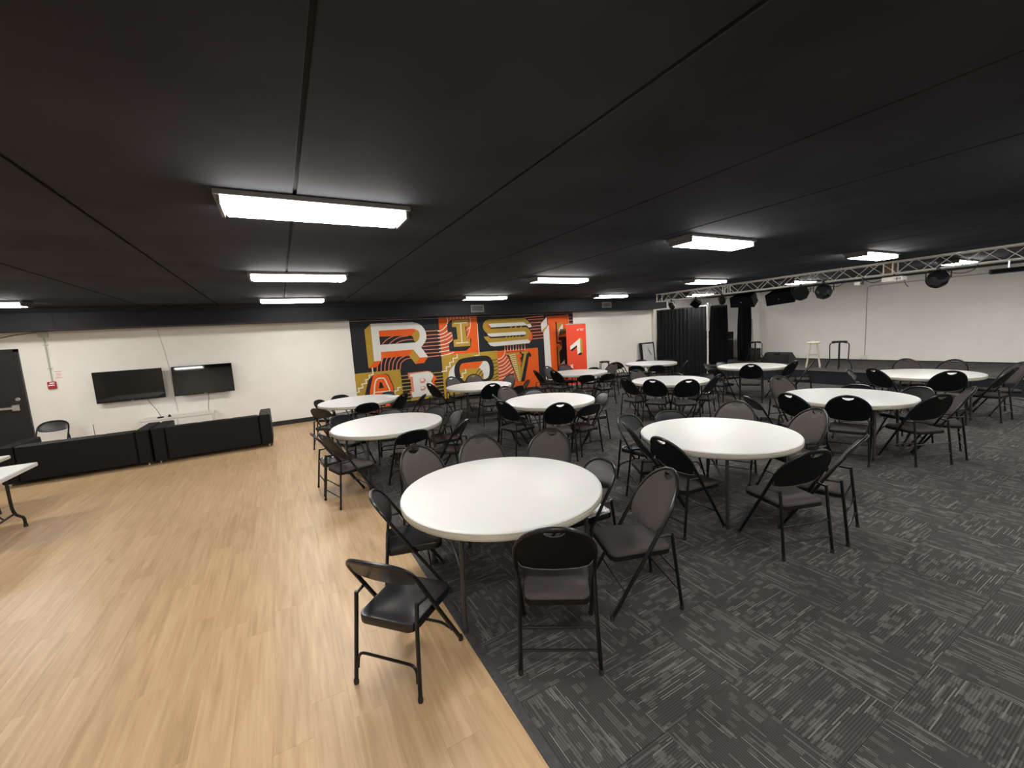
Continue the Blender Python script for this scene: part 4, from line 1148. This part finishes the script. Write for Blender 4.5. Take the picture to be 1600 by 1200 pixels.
('stripe','pink',0.022,[(7.01,2.109),(7.224,2.118)]),
('stripe','pink',0.022,[(7.005,2.005),(7.218,2.013)]),
('stripe','pink',0.022,[(6.999,1.901),(7.213,1.909)]),
('stripe','pink',0.022,[(6.945,2.401),(7.04,2.402),(7.05,2.094)]),
]

mur = thing('mural', 'large orange, ochre and black lettering mural reading RISE ABOVE on the far wall', 'mural', (1.66, YW, 0))
MB().add([(0, -.0020, .10), (7.245, -.0020, .10), (7.245, -.0020, 2.52), (0, -.0020, 2.52)], [(0, 1, 2, 3)]).build('background', 'paint_black', mur)
buckets, order, mats_of = {}, [], {}
blocks = 0
for n_, (part, colr, wid, pts) in enumerate(MURAL):
    key = part
    if part == 'block': key = 'colour_block%d' % blocks; blocks += 1
    if part in ('stripe', 'stair'): key = part + '%d' % n_
    if key not in buckets: buckets[key] = MB(); mats_of[key] = []; order.append(key)
    mats = mats_of[key]
    mname = 'paint_' + colr
    if mname not in mats: mats.append(mname)
    mi = mats.index(mname)
    y = -(.0026 + n_*.00006)
    pts = [(min(max(a, 0), 7.245), min(max(b, .10), 2.52)) for a, b in pts]
    if wid == 0:
        ar = sum(pts[i-1][0]*pts[i][1]-pts[i][0]*pts[i-1][1] for i in range(len(pts)))
        if ar < 0: pts = pts[::-1]
        buckets[key].add([(a, y, b) for a, b in pts], [tuple(range(len(pts)))], mi)
    else:
        L_, R_ = [], []
        for i, (a, b) in enumerate(pts):
            p0 = Vector(pts[max(i-1, 0)]); p1 = Vector(pts[min(i+1, len(pts)-1)])
            if (p1-p0).length < 1e-6: continue
            d0 = (Vector(pts[i]) - p0); d1 = (p1 - Vector(pts[i]))
            t = (d0.normalized() + d1.normalized()) if d0.length and d1.length else (p1-p0)
            if t.length < 1e-4: t = p1-p0
            t.normalize(); nn = Vector((-t.y, t.x))*wid/2
            if d0.length and d1.length: nn *= min(1.5, 1/max(.5, abs(t.dot(d1.normalized()))))
            e = Vector((0, 0))
            if i == 0 : e = -t*wid*.4
            if i == len(pts)-1: e = t*wid*.4
            L_.append((a+e.x+nn.x, y, b+e.y+nn.y)); R_.append((a+e.x-nn.x, y, b+e.y-nn.y))
        m_ = len(L_)
        buckets[key].add(L_+R_, [(m_+i, m_+i+1, i+1, i) for i in range(m_-1)], mi)
for key in order:
    nm = 'colour_block' if key.startswith('colour_block') else ('stripe' if key.startswith('stripe') else ('stair_line' if key.startswith('stair') else 'letter'))
    o = buckets[key].build(nm, mats_of[key], mur)
    if key.startswith('letter_'):
        o['label'] = 'painted letter ' + key[-1].upper()
cable('wall_conduit', [(1.2, 11.5, 2.455), (5.0, 11.5, 2.455), (9.0, 11.5, 2.455)], .0055, 'thin white cable running along the top of the mural', 'cable_white')

# ------------------------------------------------------------------ roll-up banner
t = thing('rollup_banner', 'orange roll-up banner with a white folded numeral beside the mural', 'banner', (8.26, 11.1, 0))
MB().box((0, -.002, .06), (.82, .002, 2.07)).build('printed_sheet', 'banner', t)
MB().box((-.01, -.05, 0), (.83, .05, .07), bev=.012).build('base_cassette', 'chrome', t)
MB().tube([(.41, .02, .06), (.41, .02, 2.07)], .008, 8).build('support_pole', 'chrome', t, True)
MB().box((-.005, -.008, 2.062), (.825, .012, 2.085), bev=.003).build('top_rail', 'chrome', t)
BAN = [('white', [(.562,1.604),(.14,1.354),(.138,1.232),(.423,1.374),(.434,1.06),(.556,1.122)]),
 ('ochre', [(.562,1.604),(.655,1.556),(.653,1.086),(.556,1.122)]), ('black', [(.138,1.232),(.423,1.374),(.425,1.309),(.218,1.179)]),
 ('black', [(.434,1.06),(.551,1.122),(.653,1.086),(.546,1.015)]), ('white', [(.107,.745),(.15,.747),(.251,.627),(.202,.625)]),
 ('white', [(.203,.747),(.246,.749),(.148,.625),(.101,.623)]), ('white', [(.434,1.898),(.461,1.901),(.476,1.871),(.532,1.925),(.548,1.92),(.48,1.847),(.464,1.848)])]
for q, (c, p) in enumerate(BAN):
    ar = sum(p[i-1][0]*p[i][1]-p[i][0]*p[i-1][1] for i in range(len(p)))
    if ar < 0: p = p[::-1]
    MB().add([(a, -.0024 - q*.0001, b) for a, b in p], [tuple(range(len(p)))]).build('print_shape', 'paint_' + c, t)
for z, x0, x1 in ((1.888, .566, .741), (1.848, .573, .703)):
    xx = x0
    rr = random.Random(int(z*100))
    while xx < x1:
        w = rr.uniform(.012, .022)
        MB().add([(xx, -.0026, z), (min(xx+w, x1), -.0026, z), (min(xx+w, x1), -.0026, z+.022), (xx, -.0026, z+.022)], [(0, 1, 2, 3)]).build('print_glyph', 'paint_white', t)
        xx += w + .008

# ------------------------------------------------------------------ drapes and pipes round the backstage corner
def drape(name, p0, p1, z0, z1, mat, lab, folds, amp, grp, gather=0.0):
    p0, p1 = Vector(p0), Vector(p1); d = p1-p0; Ln = d.length; d.normalize(); nrm = Vector((-d.y, d.x))
    o = thing(name, lab, 'curtain', (p0.x, p0.y, 0), 0, grp)
    nseg, nz = folds*8, 8
    rr = random.Random(int(p0.x*100+p0.y*10))
    ph = [rr.uniform(-.8, .8) for _ in range(folds+2)]; am = [rr.uniform(.6, 1.3) for _ in range(folds+2)]
    vs, fs = [], []
    for side in (0, 1):
        for j in range(nz+1):
            z = z1 + (z0-z1)*j/nz
            k = 1 + .5*j/nz
            for i in range(nseg+1):
                s = i/nseg; q = int(s*folds)
                off = amp*am[q]*k*math.sin(2*math.pi*s*folds + ph[q]*.6*j/nz)
                sq = s + gather*(s-.5)*math.sin(math.pi*j/nz)
                pt = d*(Ln*sq) + nrm*(off + side*.008)
                vs.append((pt.x, pt.y, z))
    M_ = (nz+1)*(nseg+1)
    for j in range(nz):
        for i in range(nseg):
            a = j*(nseg+1)+i
            fs.append((a, a+1, a+nseg+2, a+nseg+1)); fs.append((M_+a, M_+a+nseg+1, M_+a+nseg+2, M_+a+1))
    MB().add(vs, fs).build('cloth', mat, o, True)
    a, b = d*(-.02), d*(Ln+.02)
    MB().tube([(a.x, a.y, z1+.012), (b.x, b.y, z1+.012)], .016, 8).build('hanging_rod', 'chrome', o, True)
    return o
G = 'black stage drapes'
drape('stage_drape', (12.9, 11.46), (12.9, 9.32), .02, 2.42, 'sheer', 'wide sheer black drape closing off the backstage corner', 13, .035, G)
drape('stage_drape', (13.291, 9.416), (14.201, 9.416), STAGE_Z+.01, 2.433, 'curtain', 'narrow black drape just right of the white pole', 7, .05, G, .1)
drape('stage_drape', (14.957, 9.416), (15.635, 9.416), STAGE_Z+.01, 2.433, 'curtain', 'narrow black drape beside the white wall return', 6, .05, G, .12)
t = thing('drape_pole', 'white upright pole between the black drapes', 'pole', (12.9, 9.26, 0))
MB().tube([(0, 0, .006), (0, 0, 2.47)], .028, 10).build('upright', 'white_paint', t, True)
MB().box((-.22, -.22, 0), (.22, .22, .008)).build('base_plate', 'black_metal', t)
MB().lathe([(.035, 2.44), (.035, 2.50), (.0, 2.51)], 10).build('coupler', 'chrome', t, True)
MB().box((12.70, 11.44, 0), (12.82, YW, ZC)).build('trim_2', 'wall')
struct(bpy.data.objects['trim_2'], 'slim white wall edge left of the sheer drape')
MB().box((14.55, 11.535, 1.78), (14.67, 11.55, 1.96), bev=.004).build('wall_switch', 'conduit')
tag(bpy.data.objects['wall_switch'], 'small grey switch plate on the white wall between drapes', 'switch')

# backstage equipment
t = thing('equipment_cabinet', 'tall black cabinet backstage behind the white pole', 'cabinet', (13.25, 10.3, STAGE_Z))
MB().box((-.32, -.3, 0), (.42, .3, 1.62), bev=.01).build('carcass', 'black_plastic', t)
for z in (.3, .72, 1.14): MB().box((-.29, -.315, z), (.39, -.3, z+.36), bev=.004).build('front_panel', 'black_metal', t)
t = thing('amplifier_rack', 'stack of black audio units between the two narrow drapes', 'rack', (14.55, 10.25, STAGE_Z))
MB().box((-.34, -.28, 0), (.34, .28, .30), bev=.01).build('case', 'black_plastic', t)
for q in range(6):
    u = MB().box((-.27, -.25, .31+q*.145), (.25 - .03*(q % 2), .25, .31+q*.145+.125), bev=.006).build('audio_unit', 'black_metal', t)
    MB().lathe([(.0, 0), (.018, 0), (.016, .02), (.0, .022)], 12).xf(Matrix.Translation((.1, -.25, .37+q*.145)) @ Matrix.Rotation(math.pi/2, 4, 'X')).build('knob', 'chrome', u, True)
t = thing('flight_case', 'wide black case backstage beside the audio stack', 'case', (15.30, 10.40, STAGE_Z))
MB().box((-.36, -.3, 0), (.36, .3, 1.08), bev=.012).build('body', 'black_plastic', t)
MB().box((-.365, -.305, .78), (.365, .305, .80)).build('lid_seam', 'chrome', t)
t = thing('amplifier_box', 'black amplifier box on the stage beside the dark stool', 'amplifier', (15.24, 9.14, STAGE_Z))
MB().box((-.34, -.16, 0), (.34, .16, .44), bev=.015).build('cabinet', 'black_plastic', t)
MB().box((-.31, -.168, .04), (.31, -.16, .34), bev=.002).build('grille', 'black_metal', t)
MB().tube(bez((-.1, 0, .44), (-.1, 0, .48), (.1, 0, .48), (.1, 0, .44), 8), .01, 6).build('handle', 'black_metal', t, True)
cable('stage_cable', bez((15.76, 9.44, 1.9), (15.78, 9.43, 1.4), (15.84, 9.43, .9), (15.85, 9.42, .38)), .008, 'dark cable hanging down the white wall return')

# stage monitor
t = thing('stage_monitor', 'black wedge floor speaker lying on the stage', 'speaker', (14.77, 7.9, STAGE_Z), 0)
prof = [(-.24, 0), (.24, 0), (.22, .10), (.02, .36), (-.12, .33)]
rg = []
for y, s in ((-.50, 1.0), (-.42, 1.0), (.42, 1.0), (.50, 1.0)):
    rg.append([(px*s if abs(y) < .49 else px*.9, y + (0.10*(pz/.36) * (1 if y < 0 else -1)), pz) for px, pz in prof])
MB().rings(rg).build('cabinet', 'black_plastic', t)
MB().add([(-.246, -.40, .06), (-.246, .40, .06), (-.155, .36, .28), (-.155, -.36, .28)], [(0, 1, 2, 3), (3, 2, 1, 0)]).build('grille', 'black_metal', t)
MB().box((-.20, -.08, .30), (-.05, .08, .352), bev=.01).build('carry_handle', 'black_metal', t)

# stools
t = thing('wooden_stool', 'pale wooden stool standing on the stage', 'stool', (13.80, 6.41, STAGE_Z), .4)
MB().lathe([(.0, .70), (.15, .70), (.172, .712), (.175, .735), (.165, .75), (.0, .752)], 32).build('seat', 'pale_wood', t, True)
for a in range(4):
    c, s = math.cos(a*math.pi/2+.785), math.sin(a*math.pi/2+.785)
    MB().tube([(c*.11, s*.11, .70), (c*.235, s*.235, 0)], [.017, .020], 10).build('leg', 'pale_wood', t, True)
    c2, s2 = math.cos((a+1)*math.pi/2+.785), math.sin((a+1)*math.pi/2+.785)
    z = .36 if a % 2 else .42
    rr = .235 - .125*z/.70
    MB().tube([(c*rr, s*rr, z), (c2*rr, s2*rr, z)], .010, 8).build('rung', 'pale_wood', t, True)
def metal_stool(loc, rz, h, lab, grp=None):
    t = thing('metal_stool', lab, 'stool', loc, rz, grp)
    MB().lathe([(.0, h-.045), (.165, h-.045), (.18, h-.03), (.175, h-.006), (.15, h), (.0, h)], 28).build('seat', 'leather', t, True)
    for a in range(4):
        c, s = math.cos(a*math.pi/2), math.sin(a*math.pi/2)
        pr = [(.10, h-.05), (.17, h-.055), (.205, h-.08), (.212, h-.14), (.205, .27), (.215, .235), (.275, .10), (.285, .06), (.286, .0)]
        MB().tube([(c*r, s*r, z) for r, z in pr], .013, 8).build('leg', 'chair_tube', t, True)
    MB().tube([(.212*math.cos(2*math.pi*k/24), .212*math.sin(2*math.pi*k/24), .262) for k in range(25)], .009, 6, caps=False).build('foot_ring', 'chair_tube', t, True)
metal_stool((13.58, 5.67, STAGE_Z), .35, .78, 'black round bar stool beside the pale wooden stool', 'black bar stools')
metal_stool((14.86, 8.77, STAGE_Z), .6, .72, 'black bar stool by the narrow drape at the stage end', 'black bar stools')
metal_stool((9.92, 11.16, 0), .2, .73, 'black bar stool against the far wall near the orange banner', 'black bar stools')

# framed picture leaning on the wall
t = thing('framed_picture', 'black framed grey picture leaning on the far wall', 'picture', (12.33, 11.32, 0))
t.rotation_euler = (math.radians(-6), 0, 0)
W2, H2 = .38, 1.24
for lo, hi in (((-W2, 0, 0), (-W2+.12, .04, H2)), ((W2-.05, 0, 0), (W2, .04, H2)), ((-W2+.12, 0, 0), (W2-.05, .04, .06)), ((-W2+.12, 0, H2-.05), (W2-.05, .04, H2))):
    MB().box(lo, hi, bev=.004).build('frame_bar', 'black_plastic', t)
MB().box((-W2+.12, .015, .06), (W2-.05, .03, H2-.05)).build('print', 'grey_paper', t)
for pts in ([(-.20, 1.02), (-.16, .86), (-.10, .70), (-.14, .78)], [(.02, 1.05), (.10, .92), (.21, .74), (.18, .74), (.05, .93)]):
    MB().add([(a, .0145, b) for a, b in pts], [tuple(range(len(pts))), tuple(range(len(pts)))[::-1]]).build('brush_mark', 'paint_black', t)

# stage-wall conduit
t = thing('wall_conduit_run', 'thin grey conduit with outlet box on the stage wall', 'conduit', (XR, 6.09, 0))
MB().tube([(-.02, 0, .50), (-.02, 0, 2.56)] + bez((-.02, 0, 2.58), (-.02, 0, 2.66), (-.02, -.05, 2.68), (-.02, -.15, 2.69), 5) + [(-.02, -3.0, 2.70)], .011, 8).build('pipe', 'conduit', t, True)
MB().box((-.05, -.07, .40), (0, .07, .51), bev=.006).build('outlet_box', 'white_paint', t)
MB().box((-.10, .04, .41), (-.05, .10, .46), bev=.006).build('plug', 'white_paint', t)

# ------------------------------------------------------------------ lighting truss
TX, TY0, TY1, TZ0, TZ1, TWD = 10.64, -3.0, 9.46, 2.61, 2.84, .23
tr_ = thing('lighting_truss', 'long aluminium box truss hanging below the ceiling before the stage', 'truss', (TX, TY1, TZ0))
chord = MB().tube([(0, 0, 0), (0, TY0-TY1, 0)], .0175, 10).mesh('chord', 'truss', True)
for x_ in (0, TWD):
    for z_ in (0, TZ1-TZ0):
        o = link('chord', chord, tr_); o.location = (x_, 0, z_)
per = .265
H_ = TZ1-TZ0
dg = [MB().tube([(0, 0, 0), (0, -per, H_)], .0075, 6).mesh('web_bar', 'truss', True), MB().tube([(0, 0, H_), (0, -per, 0)], .0075, 6).mesh('web_bar', 'truss', True)]
bt = [MB().tube([(0, 0, 0), (TWD, -per, 0)], .0065, 6).mesh('web_bar', 'truss', True), MB().tube([(TWD, 0, 0), (0, -per, 0)], .0065, 6).mesh('web_bar', 'truss', True)]
up_ = MB().tube([(0, 0, 0), (0, 0, H_)], .013, 8).mesh('end_post', 'truss', True)
yy, q = -.10, 0
while yy - per > TY0-TY1+.1:
    for x_ in (0, TWD):
        o = link('web_bar', dg[(q + (1 if x_ else 0)) % 2] if q % 7 else dg[q % 2], tr_); o.location = (x_, yy, 0)
    for z_ in (0,):
        o = link('web_bar', bt[q % 2], tr_); o.location = (0, yy, z_)
    yy -= per; q += 1
for yp in (-.03, -2.28, -2.34, -5.72, -5.86, -9.2, -9.26):
    for x_ in (0, TWD):
        o = link('end_post', up_, tr_); o.location = (x_, yp, 0)
MB().box((.03, -5.85, .03), (TWD-.03, -5.73, H_-.03)).build('spacer_block', 'brown_wood', tr_)
for yp in (-1.5, -5.0, -8.6):
    for x_ in (0, TWD):
        MB().tube([(x_, yp, H_), (x_, yp, ZC-TZ0)], .006, 6).build('hanger', 'truss', tr_, True)

def clamp(t, z_top, mat='black_metal'):
    MB().box((-.02, -.025, z_top-.005), (.02, .025, z_top+.05), bev=.004).build('clamp', mat, t)
def par_can(y, z, az, tilt, r, dep, lab, led=True, grp='stage spotlights on the truss'):
    t = thing('stage_spotlight', lab, 'spotlight', (TX, y, z), 0, grp)
    M_ = Matrix.Rotation(math.radians(az), 4, 'Z') @ Matrix.Rotation(math.radians(tilt), 4, 'Y')
    M2 = M_ @ Matrix.Rotation(math.pi/2, 4, 'Y')
    body = MB().lathe([(r*.5, -dep*.55), (r*.8, -dep*.45), (r, -dep*.1), (r, dep*.42), (r*.93, dep*.5)], 8).xf(M2).build('housing', 'black_plastic', t)
    MB().lathe([(r*.93, dep*.5), (r*.88, dep*.44), (0.0, dep*.44)], 24, cap0=False).xf(M2).build('bezel', 'black_metal', t)
    if led:
        for k in range(12):
            rr_, a = ((r*.35, k*2*math.pi/4) if k < 4 else (r*.68, k*2*math.pi/8))
            MB().lathe([(.0, dep*.455), (.025, dep*.455), (.021, dep*.47), (.0, dep*.475)], 10, (rr_*math.cos(a), rr_*math.sin(a), 0)).xf(M2).build('led_lens', 'conduit', t, True)
    else:
        MB().lathe([(.0, dep*.45), (r*.8, dep*.45), (.0, dep*.46)], 20).xf(M2).build('lens', 'screen', t, True)
    zt = TZ0-.02-z
    hw = r*1.08
    ca, sa = math.cos(math.radians(az+90)), math.sin(math.radians(az+90))
    MB().tube([(ca*hw, sa*hw, 0), (ca*hw, sa*hw, zt*.75), (ca*hw*.8, sa*hw*.8, zt-.02), (-ca*hw*.8, -sa*hw*.8, zt-.02), (-ca*hw, -sa*hw, zt*.75), (-ca*hw, -sa*hw, 0)], .009, 6).build('yoke', 'black_metal', t, True)
    clamp(t, zt-.01)
    return t
par_can(5.24, 2.425, 205, 18, .165, .20, 'octagonal LED spotlight with visible lenses, below the truss middle')
par_can(4.78, 2.405, 20, 12, .165, .20, 'octagonal spotlight turned to the stage, right of the LED one')
par_can(2.94, 2.425, 35, 20, .16, .19, 'octagonal spotlight at the right end of the truss')
par_can(8.87, 2.44, 20, 25, .085, .22, 'small slim spotlight at the far left end of the truss', False)
par_can(7.20, 2.45, 30, 25, .085, .24, 'small slim spotlight left of the hanging speakers', False)
# square flood light
t = thing('flood_light', 'square black flood light hanging cornerwise on the truss', 'spotlight', (TX, 8.02, 2.43))
Mf = Matrix.Rotation(math.radians(200), 4, 'Z') @ Matrix.Rotation(math.radians(30), 4, 'Y') @ Matrix.Rotation(math.radians(45), 4, 'X')
MB().box((-.05, -.12, -.12), (.05, .12, .12), bev=.012).xf(Mf).build('housing', 'black_plastic', t)
MB().box((.05, -.105, -.105), (.054, .105, .105)).xf(Mf).build('glass', 'screen', t)
MB().tube([(0, .15, 0), (0, .15, .12), (0, 0, .16), (0, -.15, .12), (0, -.15, 0)], .008, 6).build('yoke', 'black_metal', t, True)
clamp(t, .165)
# hanging speakers
def hung_speaker(y, lab, rot):
    t = thing('hanging_speaker', lab, 'speaker', (11.25, y, 2.42), 0, 'black speakers hanging behind the truss')
    Ms = Matrix.Rotation(math.radians(rot), 4, 'X') @ Matrix.Rotation(math.radians(-24), 4, 'Y')
    a = [(-.16, -.34, -.15), (-.16, .34, -.15), (-.16, .30, .15), (-.16, -.30, .15)]
    b = [(.20, -.24, -.13), (.20, .24, -.13), (.20, .22, .15), (.20, -.22, .15)]
    MB().rings([a, b]).xf(Ms).build('cabinet', 'speaker_matte', t)
    MB().box((-.168, -.30, -.13), (-.160, .30, .13)).xf(Ms).build('grille', 'speaker_matte', t)
    MB().lathe([(.0, 0), (.014, 0), (.01, .006), (.0, .007)], 12).xf(Ms @ Matrix.Translation((-.168, 0, 0)) @ Matrix.Rotation(-math.pi/2, 4, 'Y')).build('badge', 'chrome', t)
    for s in (-1, 1):
        MB().tube([(.02, s*.26, .12), (.03, s*.26, ZC-2.42)], .007, 6).build('hanger', 'black_metal', t, True)
hung_speaker(6.95, 'black speaker hanging behind the truss, nearer the drapes', 3)
hung_speaker(5.98, 'black speaker hanging behind the truss, next to the LED spotlight', -4)
# projector
t = thing('projector', 'white projector hanging under the truss', 'projector', (TX, 3.57, 2.50))
MB().box((-.12, -.16, -.045), (.12, .16, .045), bev=.015).build('case', 'white_paint', t)
MB().lathe([(.034, 0), (.034, .02), (.026, .024), (.0, .018)], 16).xf(Matrix.Translation((.12, .07, 0)) @ Matrix.Rotation(math.pi/2, 4, 'Y')).build('lens', 'screen', t, True)
for q in range(5): MB().box((-.123, -.14+q*.02, -.02), (-.119, -.13+q*.02, .02)).build('vent_slot', 'groove', t)
MB().tube([(0, 0, .045), (0, 0, .10)], .018, 8).build('mount', 'black_metal', t, True)
MB().tube(bez((0, -.13, -.02), (0, -.19, -.04), (0, -.14, -.10), (0, -.22, -.17), 8), .007, 6).build('dangling_plug_cable', 'cable', t, True)
# clamp-on camera
t = thing('clamp_camera', 'small device clamped under the truss left of the projector', 'camera', (TX, 4.07, 2.52))
MB().tube([(0, 0, .09), (0, 0, -.06)], .020, 8).build('post', 'black_metal', t, True)
MB().box((-.03, .05, -.06), (.03, .14, .0), bev=.006).build('body', 'white_paint', t)
MB().tube([(0, 0, -.04), (0, .08, -.03)], .009, 6).build('arm', 'black_metal', t, True)
# LED bar
t = thing('led_light_bar', 'long black light bar at the right end of the truss', 'spotlight', (TX, 1.75, 2.435))
MB().box((-.05, -.56, -.035), (.05, .56, .045), bev=.012).build('housing', 'black_plastic', t)
MB().box((-.054, -.53, -.02), (-.05, .53, .03)).build('lens_strip', 'speaker_matte', t)
for s in (-.35, .35):
    MB().tube([(0, s, .045), (0, s, .17)], .010, 6).build('bracket', 'chrome', t, True)
rcb = random.Random(12)
for q, (ya, yb) in enumerate(((4.72, 4.40), (4.05, 3.72), (5.2, 4.95), (2.85, 2.45), (7.15, 6.85))):
    pts = bez((TX, ya, TZ0-.02), (TX-.02, ya-.03, TZ0-.16), (TX+.03, yb+.03, TZ0-.18), (TX, yb, TZ0-.02), 10)
    cable('truss_cable', pts, .007, ('black cable loop under the truss right of the plain octagonal spotlight', 'black cable loop between clamped device and projector', 'black cable loop between the two octagonal spotlights', 'black cable loop between the right octagonal spotlight and light bar', 'black cable loop beside the far hanging speaker')[q])

# sheet of paper on the far-left table
o = MB().box((-.13, -.10, 0), (.13, .10, .003)).build('paper_sheet', 'paper')
o.location = (1.98, 8.72, TH); o.rotation_euler = (0, 0, .3)
tag(o, 'white paper sheet on the back row\'s first round table edge', 'paper')
